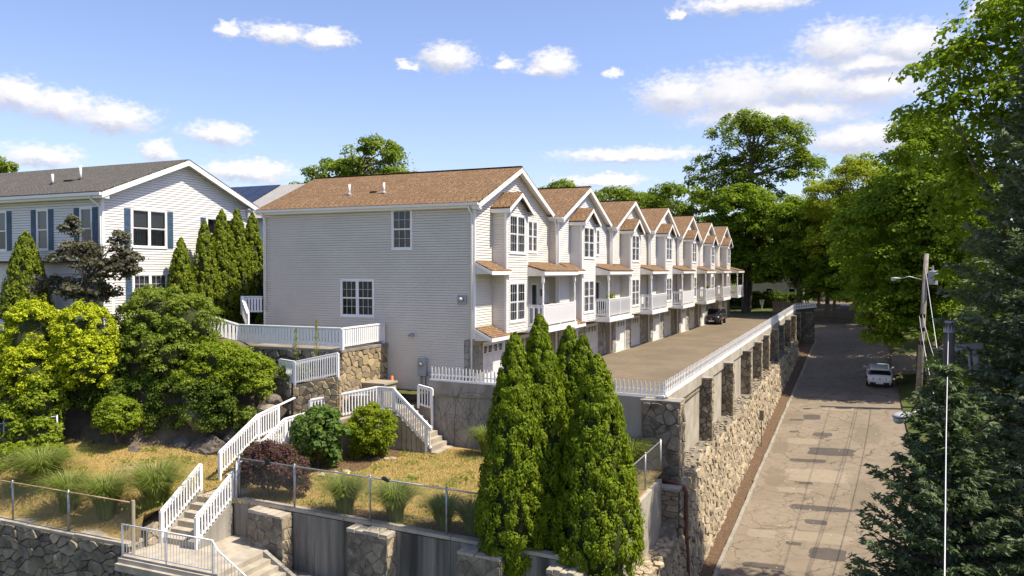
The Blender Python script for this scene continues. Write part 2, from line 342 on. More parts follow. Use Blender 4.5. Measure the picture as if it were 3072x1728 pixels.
# ---- irregular stone polygons by Voronoi clipping
def clip(poly, ax, ay, bx, by):
    mx, my = (ax+bx)/2, (ay+by)/2; nx, ny = bx-ax, by-ay; out = []
    for i in range(len(poly)):
        p, q = poly[i], poly[(i+1) % len(poly)]
        dp = (p[0]-mx)*nx+(p[1]-my)*ny; dq = (q[0]-mx)*nx+(q[1]-my)*ny
        if dp <= 0: out.append(p)
        if (dp < 0 < dq) or (dq < 0 < dp):
            t = dp/(dp-dq); out.append((p[0]+(q[0]-p[0])*t, p[1]+(q[1]-p[1])*t))
    return out
def voronoi(u0, u1, v0, v1, su, sv, jit=.75, rr=R):
    """cells of very uneven size: some seeds dropped, some doubled, corners knocked off"""
    nu, nv = max(1, round((u1-u0)/su)), max(1, round((v1-v0)/sv)); su, sv = (u1-u0)/nu, (v1-v0)/nv
    k = su/sv; pts = {}; wild = jit > .5
    for i in range(-1, nu+1):
        for j in range(-1, nv+1):
            q = rr.random(); c = 1 if not wild else (0 if q < .14 else 2 if q > .76 else 1)
            pts[i, j] = [(u0+(i+.5+(.3 if j % 2 else 0)-.15+(rr.random()-.5)*jit)*su, (v0+(j+.5+(rr.random()-.5)*jit)*sv)*k) for _ in range(c)]
    out = []
    for i in range(-1, nu+1):
        for j in range(-1, nv+1):
            near = [b for di in (-2, -1, 0, 1, 2) for dj in (-2, -1, 0, 1, 2) for b in pts.get((i+di, j+dj), ())]
            for a in pts[i, j]:
                poly = [(u0, v0*k), (u1, v0*k), (u1, v1*k), (u0, v1*k)]
                for b in sorted(near, key=lambda b: (b[0]-a[0])**2+(b[1]-a[1])**2)[1:16]:
                    poly = clip(poly, a[0], a[1], b[0], b[1])
                    if len(poly) < 3: break
                if len(poly) >= 3:
                    n = len(poly); q = []
                    for m in range(n):
                        p_, o_, n_ = poly[m], poly[m-1], poly[(m+1) % n]; f = rr.uniform(.06, .2) if wild else .05
                        for e in (o_, n_):
                            L = math.hypot(e[0]-p_[0], e[1]-p_[1])
                            q.append((p_[0]+(e[0]-p_[0])*f, p_[1]+(e[1]-p_[1])*f))
                    out.append([(x, y/k) for x, y in q])
    return out
def stone_mb(w, poly, gap=.015, proud=.05, back=.03, mb=None, rr=R, a=None, shape=None):
    """one stone: polygon shrunk for the joint, domed outward. shape(u,z)->offset of the face"""
    cx = sum(p[0] for p in poly)/len(poly); cz = sum(p[1] for p in poly)/len(poly); mb = mb or MB()
    sz = math.sqrt(sum((p[0]-cx)**2+(p[1]-cz)**2 for p in poly)/len(poly))
    if sz < .03: return None
    pr = proud*rr.uniform(.45, 1.35); tu, tz = rr.uniform(-.12, .12), rr.uniform(-.12, .12)
    def ring(s, o): return [w.p(cx+(p[0]-cx)*s, cz+(p[1]-cz)*s, o+(shape(p[0], p[1]) if shape else 0)+((p[0]-cx)*tu+(p[1]-cz)*tz if o > 0 else 0)) for p in poly]
    s1 = max(.3, 1-gap/sz); s2 = s1*rr.uniform(.86, .94)
    n = len(poly); vs = ring(s1, -back)+ring(s1, pr*.45)+ring(s2, pr); fs = []
    for L in (0, 1):
        for i in range(n): fs.append((L*n+i, L*n+(i+1) % n, (L+1)*n+(i+1) % n, (L+1)*n+i))
    fs.append(tuple(range(2*n, 3*n)))
    return mb.add(vs, fs, rr.random() if a is None else a)
def stones(w, u0, u1, v0, v1, su, sv, m, parent, gap=.015, proud=.05, cap=300, keep=None, name='stone', shape=None, near=None, jit=.75, warp=None):
    polys = voronoi(u0, u1, v0, v1, su, sv, jit)
    if warp: polys = [[warp(*q) for q in p] for p in polys]
    if keep: polys = [p for p in polys if keep(sum(q[0] for q in p)/len(p), sum(q[1] for q in p)/len(p))]
    if near: polys.sort(key=near)
    rest = MB()
    for i, p in enumerate(polys):
        if i < cap:
            mb = stone_mb(w, p, gap, proud, shape=shape)
            if mb: mb.build(name, m, parent, attr=True)
        else: stone_mb(w, p, gap, proud, mb=rest, shape=shape)
    if rest.v: rest.build('stonework', m, parent, attr=True, kind='stuff')
def sm(x, a, b):
    t = min(1, max(0, (x-a)/(b-a))); return t*t*(3-2*t)
def grid(name, m, xs, ys, zf, **kw):
    mb = MB(); nx = len(xs)
    mb.v = [(x, y, zf(x, y)) for y in ys for x in xs]; mb.a = [.5]*len(mb.v)
    mb.f = [(j*nx+i, j*nx+i+1, (j+1)*nx+i+1, (j+1)*nx+i) for j in range(len(ys)-1) for i in range(nx-1)]
    return mb.build(name, m, smooth=True, **kw)
def lin(a, b, n): return [a+(b-a)*i/n for i in range(n+1)]
# ---- railing between two floor points
def railing(parent, p, q, h=.95, post=True, bw=.045, pitch=.12, low=.10, rail_w=.12, m=None, posts=(True, True), top=.045, bottom=True, pw=.10, ext=(0, 0), board=False):
    m = m or MT['paint']; p = Vector(p); q = Vector(q); Z = Vector((0, 0, 1)); d = q-p; L = math.hypot(d.x, d.y); ang = math.atan2(d.y, d.x)
    MB().beam(p+Z*h, q+Z*h, rail_w, top).build('hand_rail', m, parent)
    if bottom: MB().beam(p+Z*low, q+Z*low, .05, .08).build('bottom_rail', m, parent)
    MB().beam(p+Z*(h-.09), q+Z*(h-.09), .045, .10).build('top_rail', m, parent)
    for f, e, pt in ((posts[0], ext[0], p), (posts[1], ext[1], q)):
        if f: MB().box(pt.x-pw/2, pt.x+pw/2, pt.y-pw/2, pt.y+pw/2, pt.z-.05-e, pt.z+h-.02).build('post', m, parent)
    n = max(1, int(L/pitch)); bz = h-.06-(low-.06)
    bm = MB().box(-bw/2, bw/2, -.018, .018, 0, bz).mesh('baluster', m)
    side = Vector((-d.y, d.x, 0)).normalized()*(-.04)
    for i in range(n):
        t = (i+.5)/n; inst('baluster', bm, parent, p+d*t+side+Z*(low-.06), (0, 0, ang))
def picket_mesh(w=.070, h=.56, t=.02, m=None):
    pr = [(-w/2, 0), (w/2, 0), (w/2, h*.76), (w*.28, h*.79), (w*.5, h*.84), (0, h), (-w*.5, h*.84), (-w*.28, h*.79), (-w/2, h*.76)]
    return MB().prism([(x, t/2, z) for x, z in pr], [(x, -t/2, z) for x, z in pr]).mesh('picket', m or MT['trim'])
def chainlink(parent, p, q, h=1.35, m=None, d=.075, r=.0016):
    m = m or MT['wire']; p = Vector(p); q = Vector(q); D = q-p; L = math.hypot(D.x, D.y); mb = MB(); Z = Vector((0, 0, 1)); n = int(L/d)
    side = Vector((-D.y, D.x, 0)).normalized()*r
    def pt(s, z): return p+D*(s/L)+Z*z
    for k in range(-int(h/d)-1, n+1):
        for sg in (1, -1):
            s0, s1 = k*d, k*d+h; z0, z1 = 0., h
            if s0 < 0: z0 = -s0; s0 = 0
            if s1 > L: z1 = h-(s1-L); s1 = L
            if s1 <= s0: continue
            a, b = (pt(s0, z0), pt(s1, z1)) if sg > 0 else (pt(s0, h-z0), pt(s1, h-z1))
            e = (b-a).normalized(); u = e.cross(side).normalized()*r; o = side*(.6*sg)
            mb.add([a+side+o, a-side+u+o, a-side-u+o, b+side+o, b-side+u+o, b-side-u+o], [(0, 1, 4, 3), (1, 2, 5, 4), (2, 0, 3, 5)])
    return mb.build('wire_mesh', m, parent, kind='stuff')
# ---------------------------------------------------------------- setting: ground, road, driveway
def rz(x, y): return -3.3+.1*(y-33)+.04*(x-17.5) if y < 62 else -.4+.04*(x-17.5)+(y-62)*.02
def xw(y): return 9.0+.029*y
def zp(y): return .58+.0215*(y+1.4)
def xt(y): return 9.75+.029*y
def zt(y): return -2.55+.04*max(y, -2)
def xb(y): return 10.05+.029*y
def surf(name, cols_, rough=.92, bump=.35, patch=None, cracks=False):
    m = bpy.data.materials.new(name); m.use_nodes = True; t = m.node_tree; b = t.nodes['Principled BSDF']
    tc = N(t, 'ShaderNodeTexCoord').outputs['Object']
    n1 = N(t, 'ShaderNodeTexNoise', ins={'Vector': tc, 'Scale': .35, 'Detail': 6.}).outputs[0]
    n2 = N(t, 'ShaderNodeTexNoise', ins={'Vector': tc, 'Scale': 3.0, 'Detail': 8.}).outputs[0]
    n3 = N(t, 'ShaderNodeTexNoise', ins={'Vector': tc, 'Scale': 70., 'Detail': 2.}).outputs[0]
    c = mixc(t, ramp(t, n1, .35, .65), cols_[0], cols_[1]); c = mixc(t, ramp(t, n2, .45, .7, 0, .6), c, cols_[2]); c = mixc(t, ramp(t, n3, .5, .75, 0, .35), c, tuple(x*.45 for x in cols_[0]))
    if cracks:
        wv = vmt(t, 'ADD', tc, vmt(t, 'MULTIPLY', vmt(t, 'SUBTRACT', N(t, 'ShaderNodeTexNoise', ins={'Vector': tc, 'Scale': 1.2, 'Detail': 5.}).outputs['Color'], (.5, .5, .5)), (1.6, 1.6, 0)))
        vo = N(t, 'ShaderNodeTexVoronoi', feature='DISTANCE_TO_EDGE', ins={'Vector': wv, 'Scale': .55})
        c = mixc(t, ramp(t, vo.outputs['Distance'], .018, .005, 0, .65), c, tuple(x*.3 for x in cols_[0]))
        vo2 = N(t, 'ShaderNodeTexVoronoi', feature='DISTANCE_TO_EDGE', ins={'Vector': wv, 'Scale': 1.5})
        f = mth(t, 'MULTIPLY', ramp(t, vo2.outputs['Distance'], .03, .008, 0, .4), ramp(t, n1, .5, .6))
        c = mixc(t, f, c, tuple(x*.4 for x in cols_[0]))
    t.links.new(c, b.inputs['Base Color']); b.inputs['Roughness'].default_value = rough; b.inputs['Specular IOR Level'].default_value = .2
    bn = N(t, 'ShaderNodeBump', ins={'Strength': bump, 'Distance': .02, 'Height': n3}); t.links.new(bn.outputs[0], b.inputs['Normal'])
    return m
MT['road'] = surf('aged asphalt', ((.205, .165, .117), (.245, .20, .145), (.165, .135, .098)), cracks=True)
MT['drive'] = surf('driveway asphalt', ((.150, .119, .079), (.195, .155, .103), (.122, .099, .068)))
MT['patch'] = surf('dark patch asphalt', ((.085, .072, .062), (.10, .086, .073), (.075, .065, .057)))
MT['patch2'] = surf('pale patch asphalt', ((.255, .21, .15), (.28, .23, .165), (.22, .18, .13)))
MT['kerb'] = mat('kerb concrete', (.30, .265, .21), (.22, .195, .155), rough=.9, scale=2, bump=.4)
def lawnmat(name, dry, dry2, green, g0, g1):
    m = bpy.data.materials.new(name); m.use_nodes = True; t = m.node_tree; b = t.nodes['Principled BSDF']
    tc = N(t, 'ShaderNodeTexCoord').outputs['Object']
    n1 = N(t, 'ShaderNodeTexNoise', ins={'Vector': tc, 'Scale': .55, 'Detail': 7., 'Roughness': .65}).outputs[0]
    n2 = N(t, 'ShaderNodeTexNoise', ins={'Vector': tc, 'Scale': 7., 'Detail': 8., 'Roughness': .7}).outputs[0]
    n3 = N(t, 'ShaderNodeTexNoise', ins={'Vector': tc, 'Scale': 45., 'Detail': 3.}).outputs[0]
    c = mixc(t, ramp(t, n2, .3, .7), dry, dry2); c = mixc(t, ramp(t, n1, g0, g1, 0, .8), c, green); c = mixc(t, ramp(t, n3, .45, .75, 0, .5), c, tuple(x*.5 for x in dry))
    t.links.new(c, b.inputs['Base Color']); b.inputs['Roughness'].default_value = .95; b.inputs['Specular IOR Level'].default_value = .1
    bn = N(t, 'ShaderNodeBump', ins={'Strength': .9, 'Distance': .05, 'Height': n3}); t.links.new(bn.outputs[0], b.inputs['Normal'])
    return m
MT['lawn'] = lawnmat('dry lawn', (.47, .335, .125), (.33, .235, .085), (.19, .185, .045), .48, .66)
MT['verge'] = lawnmat('green verge', (.10, .12, .035), (.14, .13, .05), (.06, .09, .02), .4, .6)

grid('ground', MT['verge'], [-900, -120, 120, 900], [-200, -60, 200, 1500], lambda x, y: -11.0, kind='structure')
# upper ground round the houses, rising to the left house
def upz(x, y): return -.06+3.3*sm(-x, 12.6, 15.2)+1.5*sm(-x, 18, 60)+.02*max(0, y-75)
grid('upper_ground', MT['verge'], lin(-130, -13, 24)+[-12.6, -12.2, -6, 0, 4, 8], [-1.2+.01, 4, 10, 20, 40, 60, 78, 110, 180, 300], upz, kind='structure')
grid('driveway', MT['drive'], lin(-.1, 9.2, 8), lin(-1.25, 80, 60), lambda x, y: -.012+.0*y if x < 9 else -.012, kind='structure')
grid('road', MT['road'], lin(10.3, 18.9, 14), lin(-60, 64, 90), lambda x, y: rz(max(x, 10.8), y), kind='structure')
grid('far_road', MT['drive'], lin(9.5, 22, 6), lin(64, 120, 10), lambda x, y: rz(x, y)-.004, kind='structure')
def vz(x, y): return rz(18.8, y)+.12+.06*(x-18.8)
grid('verge', MT['verge'], [18.8, 19.6, 21, 24, 30, 45, 70, 120], lin(-60, 140, 50), vz, kind='structure')
grid('side_drive', MT['road'], lin(18.7, 26, 5), lin(37, 45, 5), lambda x, y: vz(x, y)+.05, kind='structure')
# mulch strip, kerb
mb = MB()
ys = lin(-20, 52, 60)
grid('mulch_strip', MT['soil'], [-.45, -.05, .1, .3, .52], ys, lambda x, y: rz(10.5, y)+.14+.10*sm(-x, -.5, .3)+.05*R.random(), kind='structure')
o = bpy.data.objects['mulch_strip']
for v in o.data.vertices: v.co.x += xb(v.co.y)
kerb = thing('kerb', 'worn concrete kerb running between mulch strip and the sloping road', 'kerb', (10.9, 0, rz(10.9, 0)))
for a, b in zip(ys, ys[1:]):
    xa, xc = xb(a)+.55, xb(b)+.55; j = R.uniform(-.02, .02)
    MB().hexa([(xa+j, a+.012, rz(10.8, a)-.2), (xa+.2+j, a+.012, rz(10.8, a)-.2), (xc+.2+j, b, rz(10.8, b)-.2), (xc+j, b, rz(10.8, b)-.2)],
              [(xa+.01+j, a+.012, rz(10.8, a)+.16), (xa+.17+j, a+.012, rz(10.8, a)+.15), (xc+.17+j, b, rz(10.8, b)+.15), (xc+.01+j, b, rz(10.8, b)+.16)]).build('kerb_stone', MT['kerb'], kerb)
# asphalt patches (photo shows rows of repairs)
def patch(cx, cy, lx, ly, m, n=26, jag=.16, lift=.004):
    mb = MB(); vs = []
    for k in range(n):
        t = 2*math.pi*k/n; c, s_ = math.cos(t), math.sin(t); e = (abs(c)**8+abs(s_)**8)**-.125
        x = cx+lx/2*c*e*R.uniform(1-jag, 1+jag*.3); y = cy+ly/2*s_*e*R.uniform(1-jag, 1+jag*.3); vs.append((x, y, rz(x, y)+lift))
    mb.add(vs, [tuple(range(n))]).build('road_patch', m, kind='structure')
for a in ((13.2, 24.5, 1.1, 1.3), (14.0, 20.6, 1.2, .8), (14.6, 17.2, 2.6, 1.4), (13.4, 15.4, 2.0, .6), (14.3, 8.4, 2.7, .65), (14.2, 6.7, 1.0, .55), (14.8, 3.4, 1.5, 1.2), (12.4, 1.7, 1.7, .5), (14.5, .4, 1.8, 1.3), (14.9, -3.2, 1.4, 1.6)): patch(*a, MT['patch'], jag=.12)
for a in ((14.0, 13.0, 3.2, 2.1), (13.0, 10.6, 1.8, .8), (12.0, 4.9, 1.3, .9), (14.4, 5.0, 2.8, 1.2), (12.9, 19.0, 1.9, 1.2), (13.4, -.6, 1.6, 1.2), (12.2, .2, 2.2, 1.0), (15.0, 27, 2.5, 1.5), (13.5, -5.2, 2.8, 1.6)): patch(*a, MT['patch2'], jag=.2, lift=.0035+.0002*R.random())
def litter(n, x0, x1, y0, y1, zf):
    mb = MB()
    for _ in range(n):
        x, y = R.uniform(x0, x1), R.uniform(y0, y1); z = zf(x, y)+.012; s = R.uniform(.02, .06); t = R.random()*6; c, s_ = math.cos(t)*s, math.sin(t)*s
        mb.add([(x-c, y-s_, z), (x+s_*.6, y-c*.6, z+.006), (x+c, y+s_, z+.004), (x-s_*.6, y+c*.6, z)], [(0, 1, 2, 3)], R.random())
    return mb
MT['wear'] = surf('worn asphalt', ((.175, .142, .10), (.20, .163, .115), (.15, .123, .088)))
for a in ((16.2, 10, 1.3, 5), (16.6, 21, 1.6, 4), (12.1, 24, 1.5, 3.2), (11.9, 12.5, 1.1, 3.0), (16.0, 1.5, 1.6, 3.5), (12.0, 29.0, 1.8, 2.2), (15.9, 30.0, 1.2, 3.0), (11.8, 17.5, .9, 2.2)): patch(*a, MT['wear'], jag=.3, lift=.0028+.0002*R.random())
for k in range(9):
    y = -4+k*4.1+R.uniform(-1, 1); x = R.uniform(12, 16); patch(x, y, R.uniform(.5, 1.2), R.uniform(.25, .5), MT['patch'], jag=.3, lift=.0045)
litter(420, 10.9, 18, -6, 34, rz).build('leaf_litter', mat('dry leaf', (.30, .22, .12), (.55, .48, .36), attr=1.0), attr=True, kind='stuff')

# ---------------------------------------------------------------- road-side retaining wall
class SkewWall:
    n = Vector((1, 0, 0))
    def p(s, u, z, o=0.): return Vector((xt(u)+.32*(zt_(u)-z)/4.2+o, u, z))
def zt_(u): return zt(u) if u > -2.3 else -4.5
rw = thing('retaining_wall', 'tall rubble stone and concrete retaining wall with dark stone piers along the sloping road', 'retaining wall', (9.6, 20, -4))
# concrete panel and parapet
Y0, Y1 = -1.3, 49.9
pan = MB(); par = MB(); core = MB(); led = MB()
YS = lin(Y0, Y1, 24)
for a, b in zip(YS, YS[1:]):
    pan.hexa([(xw(a)-.35, a, zt(a)-.6), (xw(a), a, zt(a)-.6), (xw(b), b, zt(b)-.6), (xw(b)-.35, b, zt(b)-.6)], [(xw(a)-.35, a, zp(a)-.5), (xw(a), a, zp(a)-.5), (xw(b), b, zp(b)-.5), (xw(b)-.35, b, zp(b)-.5)])
    par.hexa([(xw(a)-.36, a, zp(a)-.5), (xw(a)+.10, a, zp(a)-.5), (xw(b)+.10, b, zp(b)-.5), (xw(b)-.36, b, zp(b)-.5)], [(xw(a)-.36, a, zp(a)), (xw(a)+.10, a, zp(a)), (xw(b)+.10, b, zp(b)), (xw(b)-.36, b, zp(b))])
pan.build('concrete_panel', MT['concrete_light'], rw); par.build('parapet', MT['concrete_light'], rw)
sw = SkewWall()
YS = lin(-13, 44, 40)+[44]
for a, b in zip(YS, YS[1:]):
    if b-a < .01: continue
    za, zb_ = zt_(a+.01)-.06, zt_(b-.01)-.06
    core.hexa([(8.6, a, rz(10, a)-.6), (sw.p(a, rz(10, a)-.6).x-.03, a, rz(10, a)-.6), (sw.p(b, rz(10, b)-.6).x-.03, b, rz(10, b)-.6), (8.6, b, rz(10, b)-.6)],
              [(8.6, a, za), (xt(a)-.03, a, za), (xt(b)-.03, b, zb_), (8.6, b, zb_)])
core.build('wall_core', MT['mortar'], rw)
stones(sw, -13, 44, -8.6, -.6, .43, .29, MT['stone_tan'], rw, gap=.012, proud=.075, cap=300, keep=lambda u, z: rz(10, u)-.25 < z < zt_(u)-.02,
       near=lambda p: -1 if -6 < p[0][0] < 14 else abs(p[0][0]), jit=.9)
# rubble on the ledge
lr = MB()
for _ in range(420):
    y = R.uniform(-.5, 44); x = R.uniform(xw(y)+.05, xt(y)+.02); s = R.uniform(.04, .11)
    lr.sph((x, y, zt(y)-.02+.1*(xt(y)-x)+R.uniform(-.03, .05)), (s, s*R.uniform(.7, 1.3), s*.5), 6, 3, R.random())
lr.build('ledge_rubble', MT['stone_tan'], rw, attr=True, kind='stuff')
for i, y in enumerate((5.2, 10.8, 17.1, 22.0, 26.3, 31.0, 35.3, 40.1, 45.1, 49.3)):
    w_ = .55; x0, x1 = xw(y)-.02, xw(y)+.52+R.uniform(-.05, .05); zl, zh = zt(y)-.5, zp(y)-.28+(.0 if i else .05)-R.uniform(0, .12)
    pc = MB(); pc.box(x0, x1, y, y+w_, zl, zh); pl = pc.build('pier', MT['mortar_dark'], rw)
    MB().box(x0-.0, x1+.04, y-.05, y+w_+.05, zh, zh+.09).build('pier_cap', MT['concrete'], pl)
    wf = Wall((x0, y, 0), (1, 0, 0), (0, -1, 0)); wx = Wall((x1, y, 0), (0, 1, 0), (1, 0, 0))
    big = i < 5
    for ww, L, su, sv in ((wf, x1-x0, .3, .36), (wx, w_, .3, .34)):
        if big: stones(ww, 0, L, zl, zh, su, sv, MT['stone_grey'] if ww is wf else MT['stone_tan'], pl, gap=.018, proud=.035, jit=.7)  # darker stone on the shaded face, paler on the sunlit: light put into colour
        else: stones(ww, 0, L, zl, zh, su, sv, MT['stone_grey'] if ww is wf else MT['stone_tan'], pl, gap=.018, proud=.035, cap=0, jit=.7)
# the big corner pier
pc = MB().box(8.15, 9.62, -1.78, -.9, -3.3, .42).build('corner_pier', MT['mortar_pier'], rw)
stones(Wall((8.15, -1.78, 0), (1, 0, 0), (0, -1, 0)), 0, 1.47, -3.3, .42, .46, .42, MT['stone_grey'], pc, gap=.02, proud=.05)
stones(Wall((9.62, -1.78, 0), (0, 1, 0), (1, 0, 0)), 0, .88, -3.3, .42, .42, .4, MT['stone_tan'], pc, gap=.02, proud=.05)  # paler stones than the front face, its sunlight put into the colour
MB().box(8.1, 9.66, -1.83, -.88, .42, .5).build('pier_cap', MT['concrete'], pc)
# dark block wall at the far end
bw_ = thing('block_wall', 'dark shaded block wall curving off beyond the far end of the retaining wall', 'wall', (11, 50.5, 0))
bc = MB(); bc.box(10.0, 12.2, 50.4, 50.8, -4, zp(50)+.2); bc.build('wall_core', MT['mortar_dark'], bw_)
wf = Wall((10.0, 50.4, 0), (1, 0, 0), (0, -1, 0))
for k in range(14):
    for j in range(6):
        u0_ = j*.38+(.19 if k % 2 else 0)
        if u0_ > 2.0: continue
        stone_mb(wf, [(u0_, -2.4+k*.28), (min(2.2, u0_+.36), -2.4+k*.28), (min(2.2, u0_+.36), -2.4+k*.28+.26), (u0_, -2.4+k*.28+.26)], .012, .03).build('block', MT['stone_grey'], bw_, attr=True)

# white picket fences on the parapet
PK = picket_mesh()
fp = thing('picket_fence', 'short white picket fence standing on the road-side parapet above the stone wall', 'picket fence', (9.1, 20, .7))
n = int((49.5+1.35)/.29); far = MB()
for i in range(n):
    y = -1.3+i*.29; x = xw(y)+.02; lean = R.uniform(-.03, .03)
    if i < 298: inst('picket', PK, fp, (x, y, zp(y)+.09), (0, lean, math.pi/2), (1, 1, R.uniform(.97, 1.03)))
    else: far.box(x-.01, x+.01, y-.04, y+.04, zp(y)+.09, zp(y)+.62)
if far.v: far.build('far_pickets', MT['trim'], fp, kind='stuff')
MB().beam((xw(-1.35), -1.35, zp(-1.35)+.045), (xw(49.6), 49.6, zp(49.6)+.045), .14, .09).build('base_board', MT['trim'], fp)
for h in (.20, .42): MB().beam((xw(-1.3)-.02, -1.3, zp(-1.3)+h), (xw(49.5)-.02, 49.5, zp(49.5)+h), .03, .06).build('rail', MT['trim'], fp)
for i in range(16):
    y = -1.3+i*3.38; MB().box(xw(y)-.06, xw(y)+.0, y-.035, y+.035, zp(y), zp(y)+.5).build('post', MT['trim'], fp)
fe = thing('picket_fence', 'short white picket fence returning across the far end above the block wall', 'picket fence', (11, 50.2, 1.6))
for i in range(13): inst('picket', PK, fe, (10.5+i*.15, 49.7+.05*i, zp(49)+.12+.02*i), (0, 0, .3))
MB().beam((10.4, 49.7, zp(49)+.1), (12.4, 50.3, zp(49)+.35), .1, .08).build('base_board', MT['trim'], fe); MB().beam((10.4, 49.75, zp(49)+.42), (12.4, 50.35, zp(49)+.68), .03, .06).build('rail', MT['trim'], fe)
ff = thing('picket_fence', 'short white picket fence on the vine-stained concrete wall facing the lawn', 'picket fence', (3.6, -1.3, .6))
A, B = Vector((-1.75, -.95, .6)), Vector((9.0, -1.5, .58)); n = int((B-A).length/.176)
for i in range(n):
    p = A.lerp(B, (i+.5)/n); inst('picket', PK, ff, p+Vector((0, 0, .06)), (0, R.uniform(-.02, .02), -.05), (1, 1, R.uniform(.96, 1.03)))
MB().beam(A+Vector((0, 0, .035)), B+Vector((0, 0, .035)), .12, .07).build('base_board', MT['trim'], ff)
MB().beam(A+Vector((0, .03, .25)), B+Vector((0, .03, .25)), .03, .06).build('rail', MT['trim'], ff)
# vine-stained concrete wall under it
vw = thing('concrete_wall', 'grey concrete wall stained by dead vines below the short picket fence', 'concrete wall', (3.5, -1.1, -2.3))
MB().hexa([(-1.8, -1.02, -2.9), (8.2, -1.62, -2.9), (8.2, -1.25, -2.9), (-1.8, -.65, -2.9)], [(-1.8, -1.02, .6), (8.2, -1.62, .57), (8.2, -1.25, .57), (-1.8, -.65, .6)]).build('wall_body', MT['concrete_vine'], vw)
vn = MB()
MT['vine'] = mat('dead vine', (.165, .15, .125), (.21, .19, .16), rough=.95)
def vine(x, z, ang, L, r):
    pts = [(x, z)]; a = ang
    for k in range(int(L/.12)):
        a += R.uniform(-.2, .2); x += math.cos(a)*.12; z += math.sin(a)*.12
        if z > .5 or x < -1.7 or x > 8: break
        pts.append((x, z))
        if r > .006 and R.random() < .2: vine(x, z, a+R.choice((-1, 1))*R.uniform(.4, .9), L*.55, r*.65)
    if len(pts) > 1: vn.tube([(q[0], -1.02-.06*(q[0]+1.8)-.012, q[1]) for q in pts], [r*(1-.5*i/len(pts)) for i in range(len(pts))], 4, False)
for x in (-1.1, -.5, .1, .7, 1.2, 1.9, 2.6, 3.3): vine(x, -2.3, math.pi/2+R.uniform(-.3, .3), 2.5, .011)
vn.build('dead_vines', MT['vine'], vw, kind='stuff')
# ---------------------------------------------------------------- terraces and lawns in front
def fy(x): return -11.25-.065*x        # front wall face
def lz(x, y):
    right = -2.42+.018*(y+11)
    t = sm(y, -13.4, -10.6); t2 = sm(y, -10.6, -6.0)
    left = -3.32+.85*t+.35*t2+.07*max(0, -8-x)*sm(y, -13, -8)
    k = sm(x, -6.6, -5.6); z = left*(1-k)+right*k
    return z+.03*math.sin(x*2.1+y)*math.cos(y*1.7)
def by0(x): return -8.6+1.9*sm(x, -15, -8)-.5*sm(-x, 16, 24)
def bank(x, y):
    top = 2.4-1.5*sm(x, -11, -7); f = sm(y, by0(x), by0(x)+3.4)
    n = .28*math.sin(x*1.9+.6*y)*math.sin(y*2.3+x)*f*(1-f)*4
    z = lz(x, min(y, -6))*(1-f)+top*f+n
    return z
lo_ = grid('lawn', MT['lawn'], lin(-5.4, 9.0, 40), lin(-11.9, -.7, 34), lambda x, y: lz(x, max(y, fy(x)+.1)), kind='structure')
for v in lo_.data.vertices:
    v.co.y = max(v.co.y, (fy(v.co.x)+.05) if v.co.x > -3.85 else -10.8)
grid('left_lawn', MT['lawn'], lin(-30, -5.56, 60), lin(-13.45, -5.8, 36), lambda x, y: lz(x, y) if y > -13.4 else -3.32, kind='structure')
grid('bank', MT['earth'], lin(-30, -6.6, 60), lin(-9.6, -1.2, 36), lambda x, y: bank(x, y)-.10*(1-sm(y, by0(x), by0(x)+.6)), kind='structure')
MB().prism([(-9.0, -4.0, -1.6), (-6.45, -4.70, -1.6), (-4.64, -4.0, -1.6), (-4.64, -3.6, -1.6), (-9.0, -3.6, -1.6)], [(-9.0, -4.0, .8), (-6.45, -4.70, .62), (-4.64, -4.0, .92), (-4.64, -3.6, .95), (-9.0, -3.6, .95)]).build('planting_bed', MT['earth'], None, loc=(0, 0, 0), kind='structure')
# soil beds under the shrubs
def disc(name, cx, cy, rx, ry, m, zf, lift=.012):
    mb = MB(); vs = [(cx, cy, zf(cx, cy)+lift+.02)]; n = 22
    for k in range(n):
        t = 2*math.pi*k/n; q = R.uniform(.8, 1.08); x, y = cx+rx*q*math.cos(t), cy+ry*q*math.sin(t); vs.append((x, y, zf(x, y)+lift))
    mb.add(vs, [(0, k+1, (k+1) % n+1) for k in range(n)]).build(name, m, smooth=True, kind='structure')
disc('planting_bed', -3.6, -5.2, 1.7, 1.9, MT['soil'], lz); disc('planting_bed', -3.2, -3.4, 1.5, .9, MT['soil'], lz, .016)
disc('planting_bed', 3.6, -10.6, 4.6, .62, MT['soil'], lz); disc('worn_patch', -10.2, -9.6, 1.0, .7, mat('bare earth', (.33, .245, .13), (.25, .18, .09), rough=.95, scale=6, bump=.5), lz)
